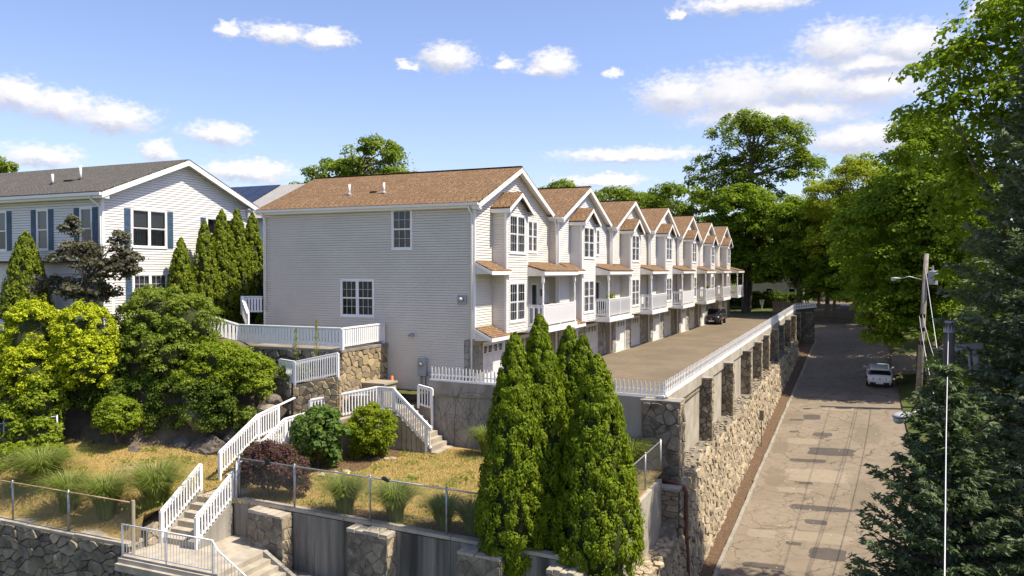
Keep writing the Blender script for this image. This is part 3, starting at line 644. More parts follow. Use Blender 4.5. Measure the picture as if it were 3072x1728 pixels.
# thin dry grass over the lawns
def blades(name, n, sampler, zf, m, hmin, hmax, wd=.012):
    P = np.array([sampler() for _ in range(n)]); z = np.array([zf(x, y) for x, y in P])
    a = rng.random(n)*6.283; h = hmin+(hmax-hmin)*rng.random(n); ln = (rng.random((n, 2))-.5)*h[:, None]*1.3
    dx, dy = np.cos(a)*wd, np.sin(a)*wd
    v = np.zeros((n, 3, 3)); v[:, 0] = np.c_[P[:, 0]-dx, P[:, 1]-dy, z]; v[:, 1] = np.c_[P[:, 0]+dx, P[:, 1]+dy, z]; v[:, 2] = np.c_[P[:, 0]+ln[:, 0], P[:, 1]+ln[:, 1], z+h]
    return npmesh(name, v.reshape(-1, 3), 3, m, np.repeat(rng.random(n), 3), kind='stuff')
def npmesh(name, v, k, m, rnd=None, parent=None, kind=None, base=(0, 0, 0)):
    me = bpy.data.meshes.new(name); nv = len(v); nf = nv//k
    me.vertices.add(nv); me.vertices.foreach_set('co', (v-np.array(base)).astype(np.float32).ravel())
    me.loops.add(nv); me.loops.foreach_set('vertex_index', np.arange(nv, dtype=np.int32))
    me.polygons.add(nf); me.polygons.foreach_set('loop_start', np.arange(0, nv, k, dtype=np.int32)); me.polygons.foreach_set('loop_total', np.full(nf, k, dtype=np.int32))
    me.update(calc_edges=True); me.materials.append(m)
    if rnd is not None: me.attributes.new('rnd', 'FLOAT', 'POINT').data.foreach_set('value', np.asarray(rnd, dtype=np.float32))
    o = bpy.data.objects.new(name, me); col.objects.link(o)
    if parent is not None: o.parent = parent
    else: o.location = base
    WL[o.name] = Vector(base)
    if kind: o['kind'] = kind
    return o
MT['blade'] = leafmat('dry grass blade', (.38, .275, .10), (.58, .43, .18), .25, third=(.15, .18, .04))
blades('dry_grass', 60000, lambda: (R.uniform(-5.3, 8.6), R.uniform(-11.2, -1.8)), lz, MT['blade'], .03, .11, .009)
blades('dry_grass', 50000, lambda: (R.uniform(-22, -5.5), R.uniform(-13.2, -7.0)), lz, MT['blade'], .03, .11, .009)

MT['weed'] = leafmat('weed leaf', (.10, .16, .02), (.26, .30, .05), .4)
def weeds(label_n, n, xs, ys):
    P = []
    for _ in range(n):
        cx, cy = R.uniform(*xs), R.uniform(*ys); k = R.randint(8, 40); sp = R.uniform(.08, .35)
        for _ in range(k): x, y = R.gauss(cx, sp), R.gauss(cy, sp); P.append((x, y, lz(x, max(y, fy(x)+.1))+R.uniform(.01, .06)))
    P = np.array(P); m = len(P); nr = rng.normal(size=(m, 3))*.5+np.array([0, 0, 1.])
    t = rng.normal(size=(m, 3)); t[:, 2] *= .3; t /= np.linalg.norm(t, axis=1)[:, None]; b = np.cross(nr/np.linalg.norm(nr, axis=1)[:, None], t); s_ = (.03+.05*rng.random(m))[:, None]
    v = np.stack([P-t*s_, P+b*s_*.6, P+t*s_, P-b*s_*.6], 1).reshape(-1, 3); npmesh('weeds', v, 4, MT['weed'], np.repeat(rng.random(m), 4), kind='stuff')
weeds('', 150, (-4, 8.5), (-11.0, -1.8)); weeds('', 130, (-20, -5.8), (-13.2, -7.5))
# front concrete wall with stone piers
fw_ = thing('front_wall', 'streaked concrete wall with two rough stone piers below the chain-link fence', 'retaining wall', (2.6, -11.5, -5))
X0, X1 = -3.85, 9.1
def seg(mb, x0, x1, z0, z1, o0, o1): return mb.hexa([(x0, fy(x0)-o1, z0), (x1, fy(x1)-o1, z0), (x1, fy(x1)-o0, z0), (x0, fy(x0)-o0, z0)], [(x0, fy(x0)-o1, z1), (x1, fy(x1)-o1, z1), (x1, fy(x1)-o0, z1), (x0, fy(x0)-o0, z1)])
pn_x = [X0, -2.62, .95, 4.9, X1]
for a, b in zip(pn_x, pn_x[1:]): seg(MB(), a+.006, b-.006, -6.2, -2.42+R.uniform(-.02, .02), -.3, 0).build('wall_panel', MT['concrete_dark'], fw_)
for a, b in zip(pn_x, pn_x[1:]): seg(MB(), a+.01, b-.01, -2.40, -2.30, -.28, .015).build('coping', MT['step'], fw_)
seg(MB(), X0+2.6, X1, -6.8, -4.35, 0, .62).build('footing', MT['mortar'], fw_)
ftw = Wall((X0+2.6, fy(X0+2.6)-.62, 0), Vector((1, -.065, 0)).normalized(), Vector((-.065, -1, 0)).normalized())
stones(ftw, 0, 10.3, -6.8, -4.33, .5, .32, MT['stone_grey'], fw_, proud=.06)
ftt = MB()
for k in range(90):
    x = R.uniform(X0+2.7, X1-.2); s = R.uniform(.08, .2); ftt.sph((x, fy(x)-R.uniform(.25, .62), -4.36), (s, s, .06), 6, 3, R.random())
ftt.build('footing_rubble', MT['stone_tan'], fw_, attr=True, kind='stuff')
for x0, x1, zh in ((-2.72, -1.22, -2.52), (1.45, 2.95, -2.5), (5.4, 6.8, -2.55), (8.2, 9.2, -2.6)):
    q = seg(MB(), x0, x1, -6.5, zh, 0, .5).build('stone_pier', MT['mortar_pier'], fw_)
    d = Vector((1, -.065, 0)).normalized(); nn = Vector((-.065, -1, 0)).normalized()
    stones(Wall((x0, fy(x0)-.5, 0), d, nn), 0, x1-x0, -6.5, zh, .34, .36, MT['stone_grey'], q, gap=.012, proud=.02, jit=.95)
    stones(Wall((x1, fy(x1)-.5, 0), (0, 1, 0), (1, 0, 0)), 0, .5, -6.5, zh, .34, .4, MT['stone_tan'], q, gap=.012, proud=.02, jit=.95)  # sun side in paler stones than the front, sunlight put into their colour
    for k in range(5):
        a, b = x0+(x1-x0)*k/5, x0+(x1-x0)*(k+1)/5
        seg(MB(), a+.01, b-.005, zh, zh+R.uniform(.06, .12), R.uniform(-.02, .02), .52+R.uniform(-.03, .04)).build('cap_stone', MT['step'], q)
# right side concrete wall of the terrace, above the stone
rs = thing('side_wall', 'sunlit concrete wall at the corner of the lawn terrace facing the road', 'concrete wall', (9.1, -7, -3))
MB().box(8.8, 9.12, -11.9, -2.5, -4.7, -2.36).build('wall_body', MT['concrete_light'], rs)
MB().box(8.75, 9.75, -2.5, -1.8, -4.7, -2.75).build('stone_end', MT['mortar_dark'], rs)
stones(Wall((8.75, -2.5, 0), (1, 0, 0), (0, -1, 0)), .35, 1.0, -4.7, -2.75, .6, .26, MT['stone_tan'], rs, proud=.06); MB().box(8.9, 9.8, -2.6, -1.75, -2.75, -2.66).build('cap_slab', MT['step'], rs)
rb = MB()
for k in range(200):
    y = R.uniform(-12.5, -2.6); s = R.uniform(.06, .2); rb.sph((R.uniform(9.15, 9.75), y, -4.52+R.uniform(0, .06)), (s, s*1.2, s*.5), 6, 3, R.random())
rb.build('ledge_rubble', MT['stone_tan'], rs, attr=True, kind='stuff')
dp = thing('drain_pipe', 'brown drain pipe bending down the rubble wall by the chain-link corner', 'pipe', (9.9, -1.9, -5))
MB().tube([(8.9, -1.95, -2.52), (9.6, -1.95, -2.62), (9.85, -1.95, -2.72), (9.93, -1.95, -2.9), (9.95, -1.95, -4.5), (10.1, -1.95, -8.0)], .085, 10).build('pipe', MT['brown_pipe'], dp, smooth=True)
for z in (-3.0, -4.6, -6.2): MB().tube([(9.95+.04*(-3-z)/1.6, -1.95, z), (9.95+.04*(-3-z)/1.6, -1.95, z-.08)], .10, 10).build('coupling', MT['brown_pipe'], dp)

# chain-link fences
def linkfence(label, pts, h, posts, railm=None, top=True, name='chain_link_fence', wm=None, over=.0):
    t = thing(name, label, 'fence', pts[0])
    for a, b in zip(pts, pts[1:]):
        a, b = Vector(a), Vector(b); chainlink(t, a, b, h, wm)
        if top: MB().tube([a+Vector((0, 0, h-.02)), b+Vector((0, 0, h-.02))], .024, 7).build('top_rail', railm or MT['galv'], t, smooth=True)
    for i, p in enumerate(posts):
        p = Vector(p); MB().tube([p-Vector((0, 0, .1)), p+Vector((0, 0, h+.03))], .032 if 0 < i < len(posts)-1 else .042, 8).build('post', MT['galv'], t, smooth=True)
        MB().sph(p+Vector((0, 0, h+.03)), .04, 8, 5).build('post_cap', MT['galv'], t, smooth=True)
    return t
F = lambda x: (x, fy(x)+.12, -2.30)
linkfence('galvanised chain-link fence along the top of the streaked front wall', [F(-3.7), F(6.1)], 1.38, [F(x) for x in (-3.7, -1.2, 1.9, 4.7, 6.1)])
linkfence('short chain-link fence climbing the terrace corner beside the brown pipe', [(8.95, -10.5, -2.36), (8.95, -2.0, -2.36)], 1.35, [(8.95, y, -2.36) for y in (-10.5, -7.4, -4.4, -2.0)])
linkfence('chain-link fence with a rusty top rail on the left stone wall', [(-22, -13.42, -3.32), (-5.85, -13.55, -3.35)], 1.36, [(x, -13.42-.008*(x+22), -3.34) for x in (-21.5, -17.6, -14.6, -11.65, -8.75)], MT['rust'])
linkfence('dark green chain-link fence half buried in leaves on the left bank', [(-19.8, -10.4, -1.0), (-15.4, -8.9, .1)], 1.5, [(-19.8, -10.4, -1.0), (-17.6, -9.65, -.4), (-15.4, -8.9, .1)], MT['wire_green'], wm=MT['wire_green'])
linkfence('grey chain-link fence dipping between leafy shrubs at the left edge', [(-17.6, -11.6, -1.9), (-14.6, -9.6, -1.5)], 1.0, [(-17.6, -11.6, -1.9), (-16.3, -10.7, -1.7), (-14.6, -9.6, -1.5)])
linkfence('short chain-link gate panel behind the purple shrub', [(-3.72, -11.0, -2.35), (-4.3, -8.0, -2.3)], 1.25, [(-3.72, -11.0, -2.35), (-4.3, -8.0, -2.3)])

# left stone wall
ls = thing('stone_wall', 'dark fieldstone wall with flat coping below the left lawn', 'stone wall', (-13, -13.6, -5))
MB().box(-26, -5.75, -13.66, -13.1, -6.6, -3.42).build('wall_core', MT['mortar_dark'], ls)
stones(Wall((-22, -13.66, 0), (1, 0, 0), (0, -1, 0)), 0, 16.25, -6.0, -3.42, .48, .33, MT['stone_grey'], ls, gap=.014, proud=.10, jit=1.05)
stones(Wall((-5.75, -13.66, 0), (0, 1, 0), (1, 0, 0)), 0, .5, -6.0, -3.42, .5, .4, MT['stone_grey'], ls, gap=.022, proud=.06)
for k in range(13): MB().box(-22+k*1.25+.01, -22+(k+1)*1.25, -13.74+R.uniform(-.03, .03), -13.05, -3.42, -3.33+R.uniform(-.015, .015)).build('coping', MT['step'], ls)

# landing, lower steps and railing
st = thing('entry_steps', 'concrete landing with steps leading down to the street along the front wall', 'steps', (-3.8, -12.6, -3.6))
MB().box(-5.75, -1.75, -14.0, -11.0, -6.5, -3.60).build('landing', MT['step'], st)
MB().box(-5.75, -1.75, -14.10, -14.0, -4.0, -3.64).build('landing_edge', MT['concrete_light'], st); MB().box(-5.75, -1.75, -14.22, -14.10, -4.0, -3.78).build('landing_edge', MT['step'], st); MB().box(-5.75, -1.75, -14.10, -14.0, -6.5, -4.0).build('landing_base', MT['mortar_dark'], st)
stones(Wall((-5.75, -14.10, 0), (1, 0, 0), (0, -1, 0)), 0, 4.0, -6.0, -4.0, .42, .30, MT['stone_grey'], st, proud=.08, jit=1.0)
for k in range(7): MB().box(-1.75+k*.31, -1.75+(k+1)*.31+(.0), -14.05, -11.95, -6.5, -3.60-.17*(k+1)).build('step', MT['step'], st)
MB().hexa([(-1.75, -11.95, -6.5), (.6, -11.95, -6.5), (.6, -11.8, -6.5), (-1.75, -11.8, -6.5)], [(-1.75, -11.95, -3.55), (.6, -11.95, -4.85), (.6, -11.8, -4.85), (-1.75, -11.8, -3.55)]).build('side_kerb', MT['concrete'], st)
ms = thing('metal_railing', 'white metal railing with thin bars along the landing and down the street steps', 'railing', (-3.7, -13.98, -3.6))
a, b, c = Vector((-5.68, -13.98, -3.6)), Vector((-1.9, -13.98, -3.6)), Vector((.35, -13.98, -4.85)); Z = Vector((0, 0, 1))
MB().tube([a+Z*1.02, b+Z*1.02, b+Z*.93+Vector((.06, 0, 0)), b+Z*.82+Vector((.18, 0, -.06)), c+Z*.82], .024, 8).build('hand_rail', MT['trim'], ms, smooth=True)
MB().tube([a+Z*.1, b+Z*.1, c+Z*.12], .016, 6).build('bottom_rail', MT['trim'], ms, smooth=True)
barm = MB().tube([(0, 0, 0), (0, 0, .92)], .0085, 6).mesh('bar', MT['trim'])
for i in range(30): inst('bar', barm, ms, a.lerp(b, (i+.5)/30)+Z*.1)
for i in range(17): inst('bar', barm, ms, b.lerp(c, (i+.5)/17)+Z*.1, scale=(1, 1, .8))
for p in (a, a.lerp(b, .5), b): MB().tube([p-Z*.05, p+Z*1.02], .022, 8).build('post', MT['trim'], ms, smooth=True)
MB().tube([(-5.45, -13.75, -3.7), (-5.45, -13.75, -1.85)], .06, 10).build('gate_post', MT['beige'], None, loc=(-5.45, -13.75, -3.6), label='tall round beige post at the end of the left chain-link fence', cat='post')

def stairs(parent, x0, x1, y0, n, rise, tread, zb, dirn='y', m=None, base=None):
    for k in range(n):
        z = zb+rise*(k+1)
        if dirn == 'y': MB().box(x0, x1, y0+k*tread, y0+(k+1)*tread+.02, (base if base is not None else zb-.4), z).build('step', m or MT['step'], parent)
        else: MB().box(y0-(k+1)*tread-.02, y0-k*tread, x0, x1, (base if base is not None else zb-.4), z).build('step', m or MT['step'], parent)
s1 = thing('stairs', 'six concrete steps between white railings from the landing up to the lawn', 'stairs', (-4.7, -11.7, -3.6))
stairs(s1, -5.42, -4.02, -12.55, 6, .2, .29, -3.6)
MB().hexa([(-5.58, -12.6, -3.9), (-5.42, -12.6, -3.9), (-5.42, -10.8, -3.9), (-5.58, -10.8, -3.9)], [(-5.58, -12.6, -3.42), (-5.42, -12.6, -3.42), (-5.42, -10.8, -2.24), (-5.58, -10.8, -2.24)]).build('stringer', MT['concrete'], s1)
MB().hexa([(-4.02, -12.6, -3.9), (-3.86, -12.6, -3.9), (-3.86, -11.05, -3.9), (-4.02, -11.05, -3.9)], [(-4.02, -12.6, -3.42), (-3.86, -12.6, -3.42), (-3.86, -11.05, -2.4), (-4.02, -11.05, -2.4)]).build('stringer', MT['concrete'], s1)
MB().box(-5.4, -4.0, -10.81, -9.9, -2.6, -2.38).build('top_slab', MT['step'], s1)
rl = thing('stair_railing', 'white wooden railing on the left of the steps up from the landing', 'railing', (-5.5, -11.8, -3.4)); railing(rl, (-5.5, -12.6, -3.5), (-5.5, -10.85, -2.3), .98, rail_w=.10, low=.2, bw=.05, pitch=.125, ext=(.1, .1))
rl = thing('stair_railing', 'white wooden railing on the right of the steps beside the streaked wall', 'railing', (-3.95, -11.8, -3.4)); railing(rl, (-3.94, -12.6, -3.5), (-3.94, -10.9, -2.4), .98, rail_w=.10, low=.2, bw=.05, pitch=.125, ext=(.1, 0))
# low rough wall left of the landing
lw = thing('low_stone_wall', 'low stone wall under the ornamental grass beside the landing', 'stone wall', (-5.8, -13, -3.5))
MB().hexa([(-6.1, -13.1, -3.9), (-5.6, -13.1, -3.9), (-5.6, -10.9, -3.9), (-6.1, -10.9, -3.9)], [(-6.1, -13.1, -3.05), (-5.6, -13.1, -3.05), (-5.6, -10.9, -2.42), (-6.1, -10.9, -2.42)]).build('wall_core', MT['mortar'], lw); stones(Wall((-5.6, -13.1, 0), (0, 1, 0), (1, 0, 0)), 0, 2.2, -3.6, -2.4, .42, .22, MT['stone_tan'], lw, proud=.04, keep=lambda u, z: z < -3.1+.28*u)

# middle stairs (between rails D and E), ramp, platform
s2 = thing('stairs', 'short flight of concrete steps with white railings behind the purple shrub', 'stairs', (-5.6, -8.2, -2.3))
stairs(s2, -6.15, -4.95, -9.0, 6, .19, .32, -2.4)
MB().box(-6.2, -4.7, -7.1, -5.3, -2.6, -1.26).build('top_slab', MT['step'], s2)
for k in range(3): MB().box(-6.0, -4.9, -5.3+k*.3, -5.3+(k+1)*.3, -2, -1.26+.17*(k+1)).build('step', MT['step'], s2)
rl = thing('stair_railing', 'white wooden railing on the rock side of the middle steps', 'railing', (-6.2, -8, -2.3)); railing(rl, (-6.2, -9.2, -2.3), (-6.25, -7.05, -1.25), .98, rail_w=.10, low=.2, bw=.05, pitch=.13, ext=(.1, .1)); railing(rl, (-6.25, -7.0, -1.25), (-6.2, -5.9, -1.05), .98, rail_w=.10, low=.12, bw=.05, pitch=.13, posts=(False, True)); MB().beam((-6.2, -5.9, -.08), (-6.15, -4.9, .1), .10, .045).build('hand_rail', MT['paint'], rl)
rl = thing('stair_railing', 'white wooden railing on the lawn side of the middle steps', 'railing', (-4.9, -8, -2.3)); railing(rl, (-4.9, -9.2, -2.35), (-4.85, -7.1, -1.3), .98, rail_w=.10, low=.2, bw=.05, pitch=.13, ext=(.1, .9)); railing(rl, (-4.85, -7.1, -1.3), (-4.6, -5.4, -1.2), .98, rail_w=.10, low=.12, bw=.05, pitch=.13, posts=(False, True), ext=(0, .9))
plf = thing('platform', 'concrete platform and ramp beside the grey house wall', 'platform', (-3.4, -2, -.6))
MB().box(-4.5, -2.45, -2.75, -.02, -2.6, -.55).build('slab', MT['concrete_light'], plf); MB().box(-2.45, -1.7, -.96, -.02, -2.6, -.55).build('side_slab', MT['concrete_light'], plf)
MB().hexa([(-5.9, -4.4, -2.6), (-5.1, -5.2, -2.6), (-3.0, -2.75, -2.6), (-4.5, -2.6, -2.6)], [(-5.9, -4.4, -.98), (-5.1, -5.2, -.98), (-3.0, -2.75, -.56), (-4.5, -2.6, -.56)]).build('ramp', MT['step'], plf)
s4 = thing('stairs', 'concrete steps descending from the platform to the lawn beside the vine-stained wall', 'stairs', (-1.5, -2, -2.2))
for k in range(8): MB().box(-2.45+k*.245, -2.45+(k+1)*.245+.02, -2.72, -1.28, -2.6, -.55-.205*(k+1)).build('step', MT['step'], s4)
MB().box(-.72, -.4, -2.8, -1.2, -2.5, -2.2).build('bottom_step', MT['step'], s4)
rl = thing('platform_railing', 'white wooden railing following the ramp and the lawn steps behind the round bushes', 'railing', (-3.4, -3, -.6))
railing(rl, (-5.45, -4.75, -.95), (-3.4, -2.72, -.55), .98, rail_w=.13, low=.1, bw=.05, pitch=.13, top=.06); railing(rl, (-3.4, -2.72, -.55), (-2.55, -2.72, -.55), .98, rail_w=.11, low=.1, bw=.05, pitch=.12, posts=(False, True))
railing(rl, (-2.55, -2.72, -.6), (-.72, -2.72, -2.15), .95, rail_w=.11, low=.12, bw=.045, pitch=.11, posts=(False, False), top=.09); MB().box(-1.0, -.9, -2.77, -2.67, -2.4, -1.05).build('post', MT['paint'], rl)
rl = thing('platform_railing', 'small white railing panel between the platform and the concrete wall', 'railing', (-2, -1.2, -.5)); railing(rl, (-2.25, -1.15, -.62), (-1.55, -1.15, -.75), 1.0, rail_w=.11, low=.15, bw=.05, pitch=.12, ext=(0, .8))

# upper terrace: retaining walls and deck
du = thing('terrace_wall', 'golden and grey fieldstone retaining wall under the white deck railing', 'stone wall', (-6, -3, 0))
MB().box(-11, -4.62, -3.66, -.01, -1.2, 1.98).build('wall_core', MT['mortar_dark'], du)
stones(Wall((-4.62, -3.66, 0), (0, 1, 0), (1, 0, 0)), 0, 3.6, -.75, 2.02, .36, .27, MT['stone_gold'], du, gap=.014, proud=.05, jit=.85)
stones(Wall((-11, -3.66, 0), (1, 0, 0), (0, -1, 0)), 0, 6.38, .75, 2.02, .42, .32, MT['stone_grey'], du, gap=.02, proud=.09, jit=.8)
MB().box(-11.1, -4.55, -3.75, -.02, 1.98, 2.09).build('terrace_slab', MT['wood_grey'], du)
db = thing('terrace_wall', 'lower fieldstone wall with a planted bed under the slim white railing', 'stone wall', (-5.4, -4.5, -.5))
P0, P1 = Vector((-6.35, -4.75, 0)), Vector((-4.45, -4.15, 0)); dd = (P1-P0).normalized(); nn = Vector((dd.y, -dd.x, 0))
MB().hexa([(-6.35, -4.75, -1.4), (-4.45, -4.15, -1.4), (-4.6, -3.6, -1.4), (-6.5, -4.3, -1.4)], [(-6.35, -4.75, .6), (-4.45, -4.15, 1.0), (-4.6, -3.6, 1.0), (-6.5, -4.3, .6)]).build('wall_core', MT['mortar'], db)
stones(Wall(P0, dd, nn), 0, (P1-P0).length, -1.3, 1.05, .36, .26, MT['stone_gold'], db, gap=.014, proud=.06, keep=lambda u, z: z < .5+.22*u, jit=.85)
stones(Wall((-8.9, -4.06, 0), Vector((2.45, -.70, 0)).normalized(), Vector((-.70, -2.45, 0)).normalized()), 0, 2.55, -1.5, .75, .42, .32, MT['stone_grey'], db, gap=.016, proud=.06, jit=.9)
stones(Wall(P1, (-.25, .968, 0), (.968, .25, 0)), 0, .6, -1.1, 1.0, .36, .28, MT['stone_gold'], db, gap=.014, proud=.05)
rl = thing('bed_railing', 'slim white railing on the planted bed above the fieldstone wall', 'railing', (-6, -4.5, .6))
railing(rl, (-6.3, -4.68, .62), (-4.5, -4.1, 1.02), 1.0, rail_w=.08, low=.12, bw=.04, pitch=.095, ext=(1.5, .1)); railing(rl, (-7.5, -4.2, .62), (-6.3, -4.68, .62), 1.0, rail_w=.08, low=.12, bw=.04, pitch=.11, posts=(True, False))
# deck railing: wide boards
dk = thing('deck_railing', 'white deck railing of wide boards on the upper terrace by the house', 'railing', (-7.5, -3.6, 2.1))
def wide(p, q, h=.92, pitch=.165, posts=(1, 1)):
    railing(dk, p, q, h, rail_w=.16, low=.18, bw=.115, pitch=pitch, pw=.12, top=.06, posts=posts)
wide((-10.4, -3.55, 2.1), (-7.2, -3.6, 2.1)); wide((-7.2, -3.6, 2.1), (-4.62, -3.6, 2.1), posts=(0, 1)); wide((-4.62, -3.6, 2.1), (-4.75, -.15, 2.1), posts=(0, 1)); wide((-12.1, -4.9, 2.85), (-10.4, -3.55, 2.1), posts=(1, 0))
wide((-13.2, -5.0, 2.85), (-12.1, -4.9, 2.85), posts=(1, 0))
d2 = thing('deck_railing', 'short sloping white railing at the left corner of the grey house', 'railing', (-12.2, -.5, 2.2)); railing(d2, (-13.2, -.3, 3.3), (-12.0, -1.2, 2.5), .9, rail_w=.14, low=.15, bw=.10, pitch=.15); railing(d2, (-13.2, -.3, 3.3), (-12.2, .1, 3.3), .9, rail_w=.14, low=.15, bw=.10, pitch=.15, posts=(0, 0))
# boulder wall beside the middle steps, bank rocks
def boulder(name, c, r, label, group=None, seed=0, m='rock'):
    rr = random.Random(seed); mb = MB(); mb.sph((0, 0, 0), r, 26, 18); v = []; f1, f2, f3 = (Vector((rr.gauss(0, 1), rr.gauss(0, 1), rr.gauss(0, 1))) for _ in range(3))
    ks = [(Vector((rr.gauss(0, 1), rr.gauss(0, 1), rr.gauss(0, 1))).normalized(), rr.uniform(.55, .95)) for _ in range(14)]
    for p in mb.v:
        q = Vector((p[0]/r[0], p[1]/r[1], p[2]/r[2]))
        for n_, d in ks:
            e = q.dot(n_)-d
            if e > 0: q -= n_*e*.92
        q *= 1+.05*math.sin(6*q.dot(f1)+seed)+.035*math.sin(11*q.dot(f2))+.02*math.sin(19*q.dot(f3))+rr.uniform(-.012, .012)
        v.append((q.x*r[0]+c[0], q.y*r[1]+c[1], q.z*r[2]+c[2]))
    mb.v = v; mb.a = [rr.random()]*len(v)
    return mb.build(name, MT[m], None, loc=(c[0], c[1], c[2]-r[2]*.6), attr=True, label=label, cat='boulder', group=group)
BR = 'boulders along the foot of the bank'
for i, (x, y, z, rx, rzz, lb) in enumerate([(-6.9, -5.7, -.6, .55, .5, 'middle boulder of the stack beside the middle steps'), (-7.4, -5.6, -1.3, .7, .6, 'broad lower boulder of the stack beside the middle steps'), (-6.85, -5.9, -1.6, .5, .5, 'bottom boulder next to the railing of the middle steps'), (-7.9, -5.5, -.7, .5, .45, 'left upper boulder of the stack beside the middle steps'), (-7.0, -5.3, -.05, .45, .35, 'topmost pale boulder beside the middle steps'), (-8.4, -6.1, -1.7, .7, .6, 'outer boulder where the stack meets the bank')]):
    boulder('boulder', (x, y, z), (rx, rx*.8, rzz), lb, 'boulders beside the middle steps', i, 'stone_grey')
for i, (x, y, z, rx, rzz, lb) in enumerate([(-9.4, -6.5, -2.1, 1.3, .8, 'largest brown rock at the foot of the bank behind the lawn'), (-11.0, -6.8, -2.1, .9, .7, 'brown rock left of the largest one at the foot of the bank'), (-10.3, -6.2, -.6, 1.3, 1.0, 'upper rock showing through the dark ivy'), (-15.6, -9.6, -1.4, .7, .4, 'flat pale rock on the left slope among leaves'), (-16.6, -10.4, -1.5, .8, .45, 'flat rock nearest the left edge of the slope'), (-8.2, -6.9, -2.2, .35, .3, 'small loose rock on the lawn edge by the boulder stack'), (-11.9, -8.1, -2.0, .3, .25, 'small loose rock on the lawn before the bank')]):
    boulder('boulder', (x, y, z), (rx, rx*.7, rzz), lb, BR, 40+i)
for i, (x, y) in enumerate([(-2.6, -6.9), (-2.3, -6.6), (-2.0, -4.2), (-1.8, -4.0), (-2.35, -4.4), (-3.0, -7.2)]): boulder('edging_stone', (x, y, lz(x, y)+.03), (.2, .15, .1), 'small edging stone round the shrub bed', 'edging stones of the shrub bed', 70+i, 'stone_tan')
# ---------------------------------------------------------------- the row of townhouses
W_ = 9.4; L_ = 12.0
XI = (0, .593, .961, 1.272, 1.557, 1.703, 1.924); DZ = (0, -.11, -.19, -.02, -.1, -.2, -.11)
HWL = ['nearest townhouse of the row, with the long grey side wall and brown roof', 'second townhouse of the row, with a potted plant on its balcony rail at its far end', 'third townhouse of the row, with solar panels on its roof slope',
       'fourth townhouse of the row, between the solar-roofed one and the next two gables', 'fifth townhouse of the row, third from the far end', 'sixth townhouse of the row, beside the parked black car', 'farthest townhouse of the row, under the dark trees']
HWL[1] = 'second townhouse of the row, just beyond the one with the long grey side wall'
def slope_roof(parent, name, m, lo, hi, x0, x1, th=.07, uvk=1.0):
    """slab from eave line (y,z) lo to ridge line hi, along x"""
    (ya, za), (yb, zb_) = lo, hi; d = Vector((0, yb-ya, zb_-za)).normalized(); n_ = Vector((0, -d.z, d.y)); n_ = n_ if n_.z > 0 else -n_
    mb = MB().hexa([(x0, ya, za), (x1, ya, za), (x1, yb, zb_), (x0, yb, zb_)], [(x0, ya+n_.y*th, za+n_.z*th), (x1, ya+n_.y*th, za+n_.z*th), (x1, yb+n_.y*th, zb_+n_.z*th), (x0, yb+n_.y*th, zb_+n_.z*th)])
    k = 1/abs(d.y); mb.uv = lambda p: (p[0], (p[1]-ya)*k)
    return mb.build(name, m, parent)
def x_roof(parent, name, m, y0, y1, x0, za, x1, zb_, th=.06):
    """slab falling from wall (x0,za) outward to (x1,zb)"""
    mb = MB().hexa([(x0, y0, za), (x1, y0, zb_), (x1, y1, zb_), (x0, y1, za)], [(x0, y0, za+th), (x1, y0, zb_+th), (x1, y1, zb_+th), (x0, y1, za+th)])
    mb.uv = lambda p: (p[1], p[0]*1.08); return mb.build(name, m, parent)
def garage_door(parent, w, u0, u1, z0, z1):
    d = MB(); n = 4; h = (z1-z0)/n
    for k in range(n):
        w.box(d, u0, u1, z0+k*h+.006, z0+(k+1)*h-.006, -.12, -.07)
        if k < n-1:
            c = (u1-u0)/4
            for i in range(4): w.box(d, u0+i*c+.07, u0+(i+1)*c-.07, z0+k*h+.08, z0+(k+1)*h-.08, -.075, -.062)
    o = d.build('garage_door', MT['door'], parent)
    c = (u1-u0)/4; zz = z0+3*h
    for i in range(4):
        a, b = u0+i*c+.07, u0+(i+1)*c-.07; p = MB(); w.box(p, a, b, zz+.1, zz+h-.1, -.068, -.060); p.build('window_light', MT['dark'], o)
        f = MB()
        for q in ((a-.03, b+.03, zz+.07, zz+.1), (a-.03, b+.03, zz+h-.1, zz+h-.07), (a-.03, a, zz+.1, zz+h-.1), (b, b+.03, zz+.1, zz+h-.1)): w.box(f, *q, -.07, -.045)
        side = a if i in (2, 3) else b; base = Vector((0, 0, 0))
        cx = (u0+u1)/2
        for t in (.25, .5, .75):     # sunburst bars
            s0 = (b if i < 2 else a, zz+.1); ex = a if i < 2 else b; e = (s0[0]+(ex-s0[0])*math.cos(t*math.pi/2), zz+.1+(h-.2)*math.sin(t*math.pi/2))
            f.beam(w.p(s0[0], s0[1], -.054), w.p(e[0], e[1], -.054), .014, .014)
        f.build('light_frame', MT['trim'], o)
    j = MB()
    w.box(j, u0-.1, u0, z0, z1+.1, -.13, .02); w.box(j, u1, u1+.1, z0, z1+.1, -.13, .02); w.box(j, u0, u1, z1, z1+.1, -.13, .02); j.build('door_frame', MT['trim'], parent)
